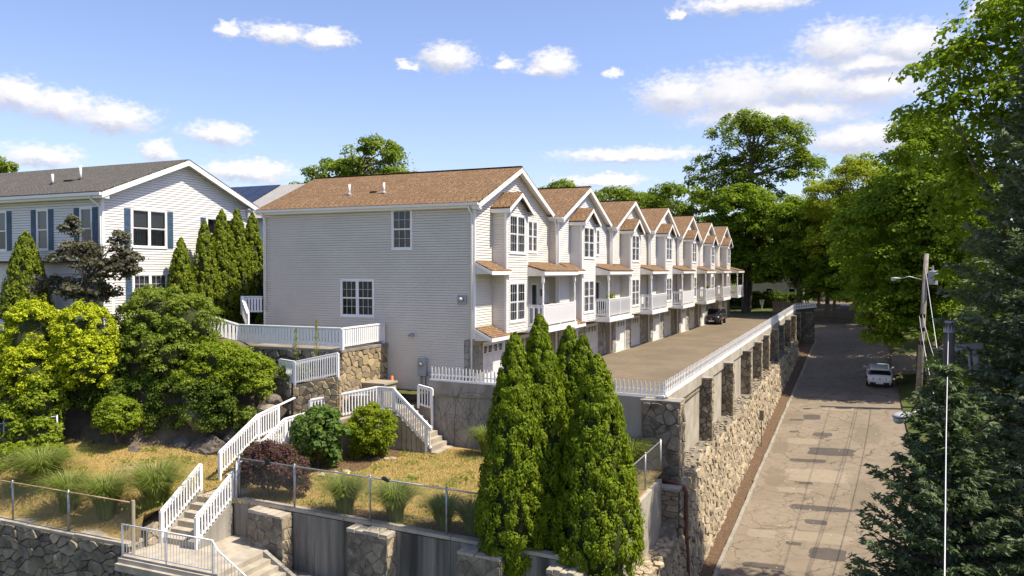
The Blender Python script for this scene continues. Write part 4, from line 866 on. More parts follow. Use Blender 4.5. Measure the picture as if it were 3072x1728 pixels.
def townhouse(i):
    X, Y, dz = XI[i], i*W_, DZ[i]; ze, zk = 8.6+dz, 10.69+dz
    T = thing('townhouse', HWL[i], 'townhouse', (X, Y, 0), 'row of attached townhouses'); near = i == 0; mid = i < 2
    F = Wall((X, Y, 0), (0, 1, 0), (1, 0, 0)); S = Wall((X, Y, 0), (1, 0, 0), (0, -1, 0)); SI = MT['siding_cream' if i % 2 == 0 else 'siding_white']
    sl = (zk-.12-ze)/4.7; gap = lambda z: max(0, (z-ze+.0)/sl) if z > ze else 0
    # solid core behind the boards, cut back at the openings
    c = MB(); c.box(X-L_, X-.5, Y+(.5 if near else .02), Y+W_-.01, -.3, ze-.02); c.prism([(X-L_, Y+.05, ze-.02), (X-L_, Y+W_/2, zk-.2), (X-L_, Y+W_-.05, ze-.02)], [(X-.03, Y+.05, ze-.02), (X-.03, Y+W_/2, zk-.2), (X-.03, Y+W_-.05, ze-.02)])
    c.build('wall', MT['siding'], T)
    # --- front
    B0, B1, BX = 1.87, 4.48, .73; D0, D1 = (.95, 3.2), (4.9, 7.15); gt_ = 2.1
    ops = [(6.3, 7.62, 6.47, 8.2), (B0-.02, B1+.02, 2.55, 8.62), (6.7, 7.65, 2.75, 4.87)]
    span = lambda z: (.0+gap(z), W_-gap(z))
    siding(F, 2.43, zk-.15, span, ops, SI, split=i < 2, parent=T)
    window(T, F, 6.36, 7.56, 6.55, 8.12, 2, 3, 2)
    dr = MB(); F.box(dr, 6.7, 6.8, 2.75, 4.87, -.02, .05); F.box(dr, 7.55, 7.65, 2.75, 4.87, -.02, .05); F.box(dr, 6.8, 7.55, 4.77, 4.87, -.02, .05); dd_ = dr.build('door', MT['trim'], T)
    q = MB(); F.box(q, 6.8, 7.55, 2.8, 4.77, -.08, -.03); q.build('door_glass', MT['dark'], dd_)
    # bay
    FB = Wall((X+BX, Y, 0), (0, 1, 0), (1, 0, 0)); bp = (B0+B1)/2; bk = 9.12+dz; bs = (bk-8.5-dz)/(B1-bp)
    bspan = lambda z: (B0+max(0, (z-8.5-dz)/bs), B1-max(0, (z-8.5-dz)/bs))
    bcore = MB(); bcore.box(X-.02, X+BX-.45, Y+B0+.02, Y+B1-.02, 2.62, 8.5+dz); bcore.box(X+BX-.45, X+BX-.02, Y+B0+.02, Y+B0+.12, 2.62, 8.5+dz); bcore.box(X+BX-.45, X+BX-.02, Y+B1-.12, Y+B1-.02, 2.62, 8.5+dz); bcore.box(X, X+BX+.01, Y+B0, Y+B1, 2.52, 2.62); bay = bcore.build('bay', SI, T)
    wz = ((6.42+dz, 8.15+dz), (3.12, 4.9))
    siding(FB, 2.6, bk-.05, bspan, [(2.2, 4.16, a-.1, b+.08) for a, b in wz], SI, split=False, parent=bay)
    for a, b in wz: window(T, FB, 2.28, 4.08, a, b, 2, 3, 2)
    SB = Wall((X, Y+B0, 0), (1, 0, 0), (0, -1, 0)); siding(SB, 2.6, 8.5+dz, lambda z: (0, BX), [], SI, parent=bay)
    SB2 = Wall((X, Y+B1, 0), (-1, 0, 0), (0, 1, 0)); siding(SB2, 2.6, 8.5+dz, lambda z: (-BX, 0), [], SI, parent=bay)
    tr = MB()
    for yy in (B0-.03, B1-.08): tr.box(X+BX-.07, X+BX+.035, Y+yy, Y+yy+.11, 2.55, 8.48+dz)
    tr.build('corner_board', MT['trim'], bay)
    e0, e1 = Y+B0-.22, Y+B1+.22; ee = 8.5+dz-.12; xf = X+BX+.3; yc = Y+bp; kk = bk+.10
    slope_roof(bay, 'bay_roof', MT['shingle'], (e0, ee+.06), (yc, kk+.06), X-.02, xf); slope_roof(bay, 'bay_roof', MT['shingle'], (e1, ee+.06), (yc, kk+.06), X-.02, xf)
    rk = MB()
    for ya, s_ in ((e0, 1), (e1, -1)):
        rk.prism([(xf-.03, ya, ee+.055), (xf-.03, yc, kk+.055), (xf-.03, yc, kk-.13), (xf-.03, ya+s_*.02, ee-.13)], [(xf+.012, ya, ee+.055), (xf+.012, yc, kk+.055), (xf+.012, yc, kk-.13), (xf+.012, ya+s_*.02, ee-.13)])
        rk.box(X-.01, xf-.03, min(ya, ya+s_*.05), max(ya, ya+s_*.05), ee-.13, ee+.05); rk.box(X, xf-.03, min(ya+s_*.05, ya+s_*.24), max(ya+s_*.05, ya+s_*.24), ee-.13, ee-.10)
    rk.build('rake_board', MT['trim'], bay)
    # main roof
    ov = .25 if near else .14; x0, x1 = X-L_-.3, X+.36; k2 = sl; zl = ze-ov*k2+.03
    for ya, s_, ovv in ((Y-ov, 1, ov), (Y+W_+.12, -1, .12)):
        za = ze-ovv*k2+.06
        slope_roof(T, 'roof', MT['shingle'], (ya, za), (Y+W_/2, zk), x0, x1)
        rk = MB(); yc = Y+W_/2
        rk.prism([(x1-.03, ya, za), (x1-.03, yc, zk), (x1-.03, yc, zk-.24), (x1-.03, ya, za-.24)], [(x1+.012, ya, za), (x1+.012, yc, zk), (x1+.012, yc, zk-.24), (x1+.012, ya, za-.24)])
        rk.prism([(X-.0, ya, za-.05), (X-.0, yc, zk-.05), (X-.0, yc, zk-.10), (X-.0, ya, za-.10)], [(x1-.03, ya, za-.05), (x1-.03, yc, zk-.05), (x1-.03, yc, zk-.10), (x1-.03, ya, za-.10)])
        rk.box(X-.02, x1-.03, min(ya, ya+s_*.32), max(ya, ya+s_*.32), za-.26, za-.08)
        rk.build('rake_board', MT['trim'], T)
    MB().beam((x0, Y+W_/2, zk+.085), (x1, Y+W_/2, zk+.085), .26, .03).build('ridge_cap', MT['shingle'], T)
    g = MB(); gx0 = x0 if near else X-1.6; gy = Y-ov
    g.prism([(gx0, gy-.13, zl+.06), (gx0, gy-.11, zl-.05), (gx0, gy-.03, zl-.07), (gx0, gy+.01, zl-.07), (gx0, gy+.01, zl+.05)], [(x1-.03, gy-.13, zl+.06), (x1-.03, gy-.11, zl-.05), (x1-.03, gy-.03, zl-.07), (x1-.03, gy+.01, zl-.07), (x1-.03, gy+.01, zl+.05)]); g.build('gutter', MT['trim'], T)
    f = MB(); f.box(gx0, x1-.03, gy+.015, gy+.04, zl-.16, zl+.02); f.box(gx0, X, gy+.04, Y-.0, zl-.16, zl-.13); f.build('fascia', MT['trim'], T)
    for xx in ((-.14, -12.02+.14) if near else (-.14,)):
        xx += X; MB().tube([(xx, gy-.05, zl-.05), (xx, gy-.05, zl-.2), (xx+.02, Y-.07, zl-.45), (xx+.02, Y-.07, .1 if xx > X-5 else 3.5)], .045, 8).build('downspout', MT['trim'], T, smooth=True)
    tr = MB(); tr.box(X-.09, X+.032, Y-.034, Y+.09, 2.43 if not near else 2.43, ze-.1); tr.box(X-.02, X+.032, Y+W_-.09, Y+W_, 2.43, ze-.1); tr.build('corner_board', MT['trim'], T)
    # pent roofs in the left recess
    for za, zb_ in ((5.92, 5.5), (2.92, 2.48)):
        pr = x_roof(T, 'pent_roof', MT['shingle'], Y-.02, Y+B0+.3, X-.01, za, X+.88, zb_)
        q = MB(); q.box(X+.84, X+.90, Y-.04, Y+B0+.3, zb_-.16, zb_+.0); q.box(X, X+.84, Y, Y+B0, zb_-.12, zb_-.09)
        q.prism([(X, Y-.045, za-.01), (X+.88, Y-.045, zb_-.01), (X+.88, Y-.045, zb_-.15), (X, Y-.045, za-.15)], [(X, Y-.015, za-.01), (X+.88, Y-.015, zb_-.01), (X+.88, Y-.015, zb_-.15), (X, Y-.015, za-.15)]); q.build('pent_fascia', MT['trim'], pr)
        q = MB(); q.prism([(X, Y-.01, za-.1), (X+.82, Y-.01, zb_-.1), (X, Y-.01, zb_-.1)], [(X, Y+.03, za-.1), (X+.82, Y+.03, zb_-.1), (X, Y+.03, zb_-.1)]); q.build('pent_end', SI, pr)
    # balcony
    px, y0, y1 = 1.6, Y+B1+.02, Y+9.5
    bl = MB(); bl.box(X, X+px, y0, y1, 2.66, 2.74); bal = bl.build('balcony', MT['wood_grey'], T)
    q = MB(); q.box(X+px, X+px+.05, y0-.05, y1+.05, 2.42, 2.72); q.box(X, X+px, y0-.05, y0, 2.42, 2.72); q.box(X, X+px, y1, y1+.05, 2.42, 2.72); q.build('deck_beam', MT['trim'], bal)
    x_roof(bal, 'balcony_roof', MT['shingle'], y0-.06, y1+.1, X-.01, 5.95, X+px+.12, 5.5)
    q = MB(); q.box(X+px+.02, X+px+.10, y0-.08, y1+.1, 5.3, 5.5); q.box(X+px-.1, X+px+.02, y0, y1, 5.24, 5.42); q.box(X, X+px, y0, y1, 5.36, 5.39); q.build('roof_beam', MT['trim'], bal)
    q = MB(); q.prism([(X, y0-.04, 5.94), (X+px+.02, y0-.04, 5.5), (X+px+.02, y0-.04, 5.26), (X, y0-.04, 5.26)], [(X, y0, 5.94), (X+px+.02, y0, 5.5), (X+px+.02, y0, 5.26), (X, y0, 5.26)]); q.build('roof_end', SI, bal)
    for yy in (y0+.08, y1-.12):
        q = MB(); x = X+px-.06; q.box(x-.06, x+.06, yy-.06, yy+.06, 2.74, 3.85); q.box(x-.06, x+.06, yy-.06, yy+.06, 4.95, 5.24); q.tube([(x, yy, 3.84), (x, yy, 3.95), (x, yy, 4.0), (x, yy, 4.45), (x, yy, 4.85), (x, yy, 4.95)], [.06, .04, .05, .055, .042, .06], 10); q.build('post', MT['paint'], bal)
    bw = .09 if i in (0, 3) else .035; pt = .135 if i in (0, 3) else .105
    railing(bal, (X+px-.05, y0+.1, 2.74), (X+px-.05, y1-.12, 2.74), 1.06, bw=bw, pitch=pt, rail_w=.09, posts=(0, 0), low=.12); railing(bal, (X+.06, y0+.06, 2.74), (X+px-.1, y0+.06, 2.74), 1.06, bw=.115 if i in (0, 2) else .05, pitch=.25 if i in (0, 2) else .13, rail_w=.09, posts=(1, 0), low=.12)
    MB().box(X+px-.09, X+px-.0, (y0+y1)/2-.045, (y0+y1)/2+.045, 2.7, 3.78).build('rail_post', MT['paint'], bal)
    # garage storey
    gc = MB()
    for a, b in ((0, D0[0]), (D0[1], D1[0]), (D1[1], W_)): gc.box(X-.5, X-.01, Y+a+.01, Y+b-.01, -.3, 2.43)
    for a, b in (D0, D1): gc.box(X-.5, X-.01, Y+a, Y+b, gt_+.1, 2.43)
    gb = gc.build('garage_wall', MT['mortar'], T)
    for a, b in ((0, D0[0]-.1), (D0[1]+.1, D1[0]-.1), (D1[1]+.1, W_)):
        stones(F, a, b, 0, 2.43, .36, .30, MT['veneer'], gb, gap=.01, proud=.018, cap=300 if i < 2 else 0, jit=.45, name='veneer_stone')
    for d0, d1 in (D0, D1): garage_door(T, F, d0, d1, 0, gt_)
    MB().box(X-.13, X+.1, Y+.4, Y+7.4, -.05, .012).build('threshold', MT['concrete_light'], T)
    # side wall
    if near:
        wins = [(-4.27, -3.31, 6.6, 8.36), (-7.2, -5.42, 3.38, 5.04)]
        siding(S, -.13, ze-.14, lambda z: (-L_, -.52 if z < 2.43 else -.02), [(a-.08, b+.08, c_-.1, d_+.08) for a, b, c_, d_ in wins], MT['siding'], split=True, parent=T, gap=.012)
        window(T, S, *wins[0], 1, 3, 2, 'drape'); window(T, S, *wins[1], 2, 3, 2, 'curtain')
        stones(Wall((X-.52, Y, 0), (1, 0, 0), (0, -1, 0)), 0, .5, -.1, 2.43, .32, .32, MT['veneer'], gb, gap=.01, proud=.018, jit=.45, name='veneer_stone')
        MB().box(-L_, 0, -.005, .02, -2.5, -.13).build('foundation', MT['concrete_light'], T)
        tr = MB(); tr.box(X-L_-.03, X-L_+.1, Y-.034, Y+.02, -.1, ze-.14); tr.build('corner_board', MT['trim'], T)
    else:
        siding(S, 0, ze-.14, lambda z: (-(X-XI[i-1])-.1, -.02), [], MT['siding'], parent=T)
    return T
TH = [townhouse(i) for i in range(7)]
# things on the nearest house
t0 = TH[0]
def yv(x): return 0
for x, y in ((-7.81, 1.5), (-5.75, 1.5)):
    zr = 8.6+.06+.42*(y+.1)+.07
    q = MB().tube([(x, y, zr-.05), (x, y, zr+.5)], .055, 10).build('vent_pipe', MT['white_plastic'], t0, smooth=True); MB().tube([(x, y, zr-.06), (x, y, zr+.08)], [.16, .07], 12).build('vent_flashing', MT['metal_grey'], q, smooth=True)
MB().box(-6.65, -6.3, 1.6, 1.95, 9.36, 9.52).build('roof_vent', MT['black'], t0)
q = MB().box(-.83, -.38, -.07, -.0, 4.0, 4.42).build('exhaust_vent', MT['metal_grey'], t0); MB().tube([(-.62, -.05, 4.22), (-.62, -.26, 4.22), (-.62, -.30, 4.21)], [.10, .10, .02], 14).build('vent_cap', MT['galv'], q, smooth=True)
q = MB().box(-2.86, -2.42, -.2, -.02, .64, 1.46).build('electric_meter', MT['metal_grey'], t0); MB().tube([(-2.68, -.2, 1.18), (-2.68, -.3, 1.18)], .10, 14).build('meter_dial', MT['galv'], q, smooth=True)
MB().tube([(-2.74, -.1, .64), (-2.74, -.1, -.5)], .05, 8).build('meter_conduit', MT['metal_grey'], q); MB().tube([(-2.5, -.08, .64), (-2.5, -.08, .0), (-2.2, -.1, -.1)], .02, 6).build('meter_cable', MT['black'], q); MB().box(-2.32, -2.18, -.14, -.02, .55, .85).build('junction_box', MT['metal_grey'], q)
q = MB().box(-3.28, -3.16, -.09, -.02, 2.5, 2.62).build('flood_light', MT['metal_grey'], t0)
for s in (-1, 1): MB().tube([(-3.22, -.08, 2.55), (-3.22+s*.1, -.22, 2.50)], [.04, .07], 10).build('lamp_head', MT['metal_grey'], q, smooth=True)
# solar panels on the third roof
zr = lambda y: 8.6-.19+.06+.414*(y-18.8)+.08
for k in range(3):
    for j in range(2):
        y = 18.95+j*1.75; x = -4.6+k*1.05
        q = MB().hexa([(x, y, zr(y)+.06), (x+1.0, y, zr(y)+.06), (x+1.0, y+1.68, zr(y+1.68)+.06), (x, y+1.68, zr(y+1.68)+.06)], [(x, y, zr(y)+.1), (x+1.0, y, zr(y)+.1), (x+1.0, y+1.68, zr(y+1.68)+.1), (x, y+1.68, zr(y+1.68)+.1)]); q.build('solar_panel', MT['solar'], TH[2])

# ---------------------------------------------------------------- the left house
hx, hy, hw = -17.0, -5.4, 9.75; hb, he, hk = 2.6, 9.3, 11.34; HL = 18
LH = thing('house', 'pale left house with dark grey roof, blue shutters and a broad sunlit gable', 'house', (hx, hy, hb))
F = Wall((hx, hy, 0), (0, 1, 0), (1, 0, 0)); S = Wall((hx, hy, 0), (1, 0, 0), (0, -1, 0)); sl = (hk-.12-he)/(hw/2)
c = MB(); c.box(hx-HL, hx-.5, hy+.5, hy+hw-.02, hb-1, he-.02); c.prism([(hx-HL, hy+.05, he-.02), (hx-HL, hy+hw/2, hk-.2), (hx-HL, hy+hw-.05, he-.02)], [(hx-.03, hy+.05, he-.02), (hx-.03, hy+hw/2, hk-.2), (hx-.03, hy+hw-.05, he-.02)]); c.build('wall', MT['siding_white'], LH)
fw2 = [(1.7, 3.72, 6.75, 8.55, 2), (6.6, 8.6, 6.75, 8.4, 2), (1.75, 3.7, 3.55, 5.3, 2)]
siding(F, hb-.8, hk-.15, lambda z: (max(0, (z-he)/sl), hw-max(0, (z-he)/sl)), [(a-.08, b+.08, c_-.1, d_+.08) for a, b, c_, d_, _ in fw2], MT['siding_white'], split=True, parent=LH, rev=.127)
for k, (a, b, c_, d_, n) in enumerate(fw2): window(LH, F, a, b, c_, d_, n, 3, 2, 'blind', grid=k == 2)
sh = MB()
def shutter(w, u, z0, z1, wd=.36):
    m = MB(); w.box(m, u, u+wd, z0, z1, .025, .05); o = m.build('shutter', MT['shutter'], LH); l = MB()
    for k in range(int((z1-z0)/.07)):
        z = z0+.05+k*.07
        if abs(z-(z0+z1)/2) > .06 and z < z1-.06: w.box(l, u+.05, u+wd-.05, z, z+.035, .05, .062)
    l.build('louvre', MT['shutter'], o)
for a, b, c_, d_, n in fw2: shutter(F, a-.5, c_-.05, d_+.05); shutter(F, b+.12, c_-.05, d_+.05)
sw2 = [(-1.42, -.72, 6.6, 8.5), (-4.5, -3.8, 6.6, 8.5), (-7.6, -6.9, 6.6, 8.5), (-11, -10.3, 6.6, 8.5)]
siding(S, 6.02, he-.14, lambda z: (-HL, -.02), [(a-.08, b+.08, c_-.1, d_+.08) for a, b, c_, d_ in sw2], MT['siding_white'], split=True, parent=LH, rev=.127)
S2 = Wall((hx, hy+.5, 0), (1, 0, 0), (0, -1, 0)); siding(S2, hb-.6, 6.0, lambda z: (-HL, -.02), [(-5.5, -4.4, 2.6, 5.2), (-2.4, -1.2, 3.4, 5.2)], MT['siding_white'], parent=LH, rev=.127)
MB().box(hx-HL, hx-.02, hy, hy+.5, 5.92, 6.02).build('jetty', MT['black'], LH)
for a, b, c_, d_ in sw2: window(LH, S, a, b, c_, d_, 1, 1, 1, 'blind', grid=False); shutter(S, a-.46, c_-.05, d_+.05); shutter(S, b+.10, c_-.05, d_+.05)
window(LH, S2, -5.4, -4.5, 2.7, 5.1, 1, 3, 3, None, name='patio_door'); window(LH, S2, -2.3, -1.3, 3.5, 5.1, 1, 3, 2)
ov = .4; x0, x1 = hx-HL, hx+.5; yc = hy+hw/2
for ya, s_ in ((hy-ov, 1), (hy+hw+ov, -1)):
    za = he-ov*sl+.06; slope_roof(LH, 'roof', MT['shingle_grey'], (ya, za), (yc, hk), x0, x1); rk = MB()
    rk.prism([(x1-.03, ya, za), (x1-.03, yc, hk), (x1-.03, yc, hk-.26), (x1-.03, ya, za-.26)], [(x1+.012, ya, za), (x1+.012, yc, hk), (x1+.012, yc, hk-.26), (x1+.012, ya, za-.26)])
    rk.prism([(hx, ya, za-.05), (hx, yc, hk-.05), (hx, yc, hk-.1), (hx, ya, za-.1)], [(x1-.03, ya, za-.05), (x1-.03, yc, hk-.05), (x1-.03, yc, hk-.1), (x1-.03, ya, za-.1)]); rk.box(hx-.02, x1-.03, min(ya, ya+s_*.42), max(ya, ya+s_*.42), za-.27, za-.1); rk.build('rake_board', MT['trim'], LH)
za = he-ov*sl; q = MB(); q.box(x0, x1-.03, hy-ov-.12, hy-ov+.0, za-.08, za+.06); q.build('gutter', MT['trim'], LH); q = MB(); q.box(x0, x1-.03, hy-ov+.005, hy-ov+.03, za-.2, za+.03); q.box(x0, hx, hy-ov+.03, hy, za-.2, za-.17); q.build('soffit', MT['trim'], LH)
MB().tube([(hx-.25, hy-.45, za-.05), (hx-.25, hy-.45, za-.2), (hx-.06, hy-.06, za-.6), (hx-.06, hy-.06, 2.4)], .045, 8).build('downspout', MT['trim'], LH, smooth=True)
q = MB(); q.box(hx-.09, hx+.034, hy-.034, hy+.1, 6.0, he-.1); q.box(hx-.02, hx+.034, hy+hw-.1, hy+hw, hb, he-.1); q.box(hx-.09, hx+.034, hy+.47, hy+.6, hb-.5, 5.95); q.build('corner_board', MT['trim'], LH)
for x, y, h in ((-22.3, hy+1.4, .55), (-21.0, hy+2.0, .75)):
    zr2 = he+.06+sl*(y-hy)+.06; MB().tube([(x, y, zr2-.05), (x, y, zr2+h)], .06, 10).build('vent_pipe', MT['white_plastic'], LH, smooth=True); MB().tube([(x, y, zr2-.08), (x, y, zr2+.1)], [.2, .08], 12).build('vent_flashing', MT['black'], LH, smooth=True)
for x in (-21.75, -21.45): MB().box(x-.14, x+.14, hy+1.7, hy+1.95, he+sl*1.75+.02, he+sl*1.75+.24).build('roof_vent', MT['black'], LH)
q = MB().box(hx+.02, hx+.16, hy+6.0, hy+6.25, 4.3, 4.75).build('utility_box', MT['metal_grey'], LH)
# house with a pale roof and solar panels behind
BH = thing('house', 'background house whose pale roof with solar panels shows between the hedge and brown roof', 'house', (-26, 14, 3))
MB().box(-33, -20.8, 11.5, 22.5, 2, 9.3).build('wall', MT['siding_white'], BH)
slope_roof(BH, 'roof', shingle('pale shingle', (.42, .40, .37), (.34, .33, .31), (.2, .19, .18)), (11.0, 9.1), (17, 12.1), -34, -20.2)
slope_roof(BH, 'roof', MT['shingle_grey'], (23, 9.1), (17, 12.1), -34, -20.2)
for k in range(6):
    for j in range(3):
        x = -33+k*1.35; y = 11.3+j*1.85; z = lambda yy: 9.1+.5*(yy-11.0)+.12
        MB().hexa([(x, y, z(y)), (x+1.3, y, z(y)), (x+1.3, y+1.8, z(y+1.8)), (x, y+1.8, z(y+1.8))], [(x, y, z(y)+.05), (x+1.3, y, z(y)+.05), (x+1.3, y+1.8, z(y+1.8)+.05), (x, y+1.8, z(y+1.8)+.05)]).build('solar_panel', MT['solar'], BH)
# ---------------------------------------------------------------- plants
LF = {
 'maple': leafmat('maple leaf', (.085, .155, .010), (.29, .38, .030), .48),
 'maple_dark': leafmat('dark maple leaf', (.075, .125, .012), (.22, .28, .026), .45),
 'oak': leafmat('oak leaf', (.105, .16, .018), (.28, .34, .045), .46),
 'locust': leafmat('locust leaf', (.28, .32, .018), (.52, .54, .055), .58),
 'arbor': leafmat('arborvitae spray', (.050, .098, .005), (.245, .305, .014), .3, rough=.6),
 'arbor_far': leafmat('hedge spray', (.085, .140, .010), (.255, .285, .024), .3, rough=.6),
 'golden': leafmat('golden cypress spray', (.30, .37, .010), (.58, .62, .035), .35, rough=.6),
 'spruce': leafmat('spruce needles', (.040, .068, .030), (.140, .180, .085), .15, rough=.65),
 'spruce_blue': leafmat('blue spruce needles', (.058, .088, .048), (.21, .25, .145), .15, rough=.65),
 'shrub': leafmat('shrub leaf', (.11, .175, .022), (.31, .36, .060), .45),
 'shrub_dark': leafmat('ivy leaf', (.055, .10, .014), (.16, .215, .032), .4),
 'ivy': leafmat('ivy bright leaf', (.13, .205, .014), (.36, .42, .040), .48),
 'holly': leafmat('broad shrub leaf', (.055, .115, .020), (.150, .215, .050), .3, rough=.4),
 'lime': leafmat('bright shrub leaf', (.100, .165, .010), (.33, .37, .022), .42),
 'plum': leafmat('plum leaf', (.040, .038, .026), (.185, .165, .120), .2, rough=.4, third=(.15, .18, .08)),
 'barberry': leafmat('purple leaf', (.045, .020, .022), (.150, .072, .072), .28, third=(.12, .18, .02)),
 'fountain': leafmat('fountain grass', (.120, .165, .030), (.32, .345, .105), .4),
 'sapling': leafmat('sapling leaf', (.22, .24, .04), (.48, .46, .14), .4),
 'japanese': leafmat('red maple leaf', (.26, .08, .04), (.50, .22, .12), .4),
}
def unit(n):
    v = rng.normal(size=(n, 3)); return v/np.linalg.norm(v, axis=1)[:, None]
def cards(pos, nrm, size, aspect=.62, fold=.16, along=None):
    n = len(pos); t = rng.normal(size=(n, 3)) if along is None else along+rng.normal(size=(n, 3))*.18
    nrm = nrm/np.maximum(1e-6, np.linalg.norm(nrm, axis=1))[:, None]
    t = t-nrm*(t*nrm).sum(1)[:, None]; t /= np.maximum(1e-6, np.linalg.norm(t, axis=1))[:, None]; b = np.cross(nrm, t)
    s = (size*(.7+.6*rng.random(n)))[:, None]; v = np.empty((n, 4, 3))
    v[:, 0] = pos-t*s*.5; v[:, 1] = pos+b*s*aspect*.5+nrm*s*fold; v[:, 2] = pos+t*s*.5; v[:, 3] = pos-b*s*aspect*.5+nrm*s*fold
    return v.reshape(-1, 3)
def clump_leaves(cen, cr, per, leaf, flat=.75, up=.55, inner=.45, droop=0.):
    n = len(cen)*per; c = np.repeat(cen, per, 0); r = np.repeat(cr, per); d = unit(n); d[:, 2] = np.where(d[:, 2] < -.35, -d[:, 2], d[:, 2])
    rr = r*(inner+(1-inner)*rng.random(n)**.5)*np.where(rng.random(n) < .05, 1.45, 1.0); p = c+d*rr[:, None]*np.array([1, 1, flat])
    nr = d*.8+np.array([0, 0, up])+rng.normal(size=(n, 3))*.38
    rnd = np.repeat(rng.random(len(cen)), per)*.55+rng.random(n)*.45
    return cards(p, nr, leaf*(.65+.75*rng.random(n))), np.repeat(np.clip(rnd, 0, 1), 4)
def limb(mb, a, b, r0, r1, sag=.0, n=5, wob=.12):
    a, b = Vector(a), Vector(b); L = (b-a).length; pts = []
    for i in range(n+1):
        t = i/n; p = a.lerp(b, t)+Vector((R.uniform(-1, 1), R.uniform(-1, 1), 0))*wob*L*.25*math.sin(math.pi*t)+Vector((0, 0, 1))*sag*L*math.sin(math.pi*t); pts.append(p)
    mb.tube(pts, [r0+(r1-r0)*i/n for i in range(n+1)], 6, False)
def tree(name, label, base, lobes, nc, per, leaf, lm, cr=1.0, trunk=.25, group=None, cat='tree', split=.35, shell=.55, limbs=14, flat=.7, up=.55, lean=(0, 0), inner=.45):
    base = Vector(base); T = thing(name, label, cat, base, group)
    vol = np.array([(l[3]*l[4]*l[5])**.67 for l in lobes]); vol /= vol.sum(); ids = rng.choice(len(lobes), nc, p=vol)
    L = np.array(lobes); d = unit(nc); d[:, 2] = np.where(d[:, 2] < -.55, -d[:, 2], d[:, 2]); f = shell+(1-shell)*rng.random(nc)**.6
    cen = L[ids, :3]+d*L[ids, 3:]*f[:, None]+np.array(base)
    crs = cr*(.65+.7*rng.random(nc)); v, rnd = clump_leaves(cen, crs, per, leaf, flat, up, inner)
    npmesh('crown', v, 4, lm, rnd, parent=T, base=base)
    top = Vector((lean[0], lean[1], 0))+base+Vector((float(np.mean(L[:, 0])), float(np.mean(L[:, 1])), 0)); zc = float(np.min(L[:, 2]-L[:, 5]*.5)); zm = float(np.max(L[:, 2]+L[:, 5]*.45)); fork = base.lerp(top, .3); fork.z = base.z+max(.4, zc*split+zc*.5)
    tb = MB(); limb(tb, base-Vector((0, 0, .3)), fork, trunk, trunk*.75, 0, 5, .05)
    head = top.copy(); head.z = base.z+zm; limb(tb, fork, head, trunk*.72, trunk*.12, 0, 6, .12)
    order = np.argsort(-np.linalg.norm(cen-np.array(head), axis=1))
    for k in order[::max(1, len(order)//limbs)]:
        s = fork.lerp(head, R.uniform(.0, .55)); limb(tb, s, cen[k], trunk*R.uniform(.22, .38), trunk*.05, .08, 5, .2)
    tb.build('trunk', MT['bark'], T, smooth=True)
    return T
def arbor(label, base, h, r, n, lm, spray=.15, group=None, name='arborvitae', droop=.0):
    """column of upright sprays: lumpy shoulders on a cone, denser towards the surface"""
    base = Vector(base); T = thing(name, label, 'tree', base, group)
    prof = lambda t: np.where(t < .28, .5+.5*np.sin(np.clip(t, 0, .28)/.28*1.5708), np.clip((1-t)/.72, 0, 1)**.66)
    nl = max(60, int(h*r*92)); t = rng.random(nl)**1.05; a = rng.random(nl)*6.283; k = .86+.14*rng.random(nl)
    cen = np.c_[np.cos(a)*r*prof(t)*k, np.sin(a)*r*prof(t)*k, t*h*.97]; cr = (.08+.11*rng.random(nl))*r**.4*np.clip(.4+prof(t), .35, 1)
    per = max(8, n//nl); m = nl*per; c = np.repeat(cen, per, 0); rr = np.repeat(cr, per); d = unit(m)
    out = np.c_[c[:, 0], c[:, 1], np.zeros(m)]; out /= np.maximum(.05, np.linalg.norm(out, axis=1))[:, None]
    d = d+out*.55+np.array([0, 0, .25]); d /= np.linalg.norm(d, axis=1)[:, None]
    p = c+d*rr[:, None]*np.array([1, 1, 1.6])*(.45+.6*rng.random(m))[:, None]; p[:, 2] = np.clip(p[:, 2], -.2, h*1.03)
    up = np.c_[out[:, 0]*.6, out[:, 1]*.6, np.ones(m)]
    nrm = d*.9+out*.5+rng.normal(size=(m, 3))*.35+np.array([0, 0, .25])
    v = cards(p+np.array(base), nrm, spray*(.6+.8*rng.random(m)), .5, .10, along=up); rnd = np.clip(np.repeat(rng.random(nl), per)*.45+rng.random(m)*.55, 0, 1)
    npmesh('crown', v, 4, lm, np.repeat(rnd, 4), parent=T, base=base)
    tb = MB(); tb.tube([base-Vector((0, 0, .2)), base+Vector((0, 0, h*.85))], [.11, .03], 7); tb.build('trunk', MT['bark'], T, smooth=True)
    cb = MB(); zs = lin(.03, .93, 11); cb.tube([base+Vector((0, 0, z*h)) for z in zs], [r*.70*float(prof(np.array(z))) for z in zs], 12); cb.build('shade_core', MT['inner'], T, smooth=True)
    return T
def again(src, label, base, sc=(1, 1, 1), rz_=0., group=None):
    """another plant of the same kind: copies of its parts sharing their meshes"""
    T = thing(src.name.split('.')[0], label, src['category'], base, group, rz_); T.scale = sc
    for ch in src.children:
        c = ch.copy(); col.objects.link(c); c.parent = T
    return T
MT['inner'] = mat('painted inner shade', (.030, .045, .010), (.055, .058, .020), rough=1, scale=9, bump=1., bscale=12)  # solid dark core; the shade between leaves is put into its colour
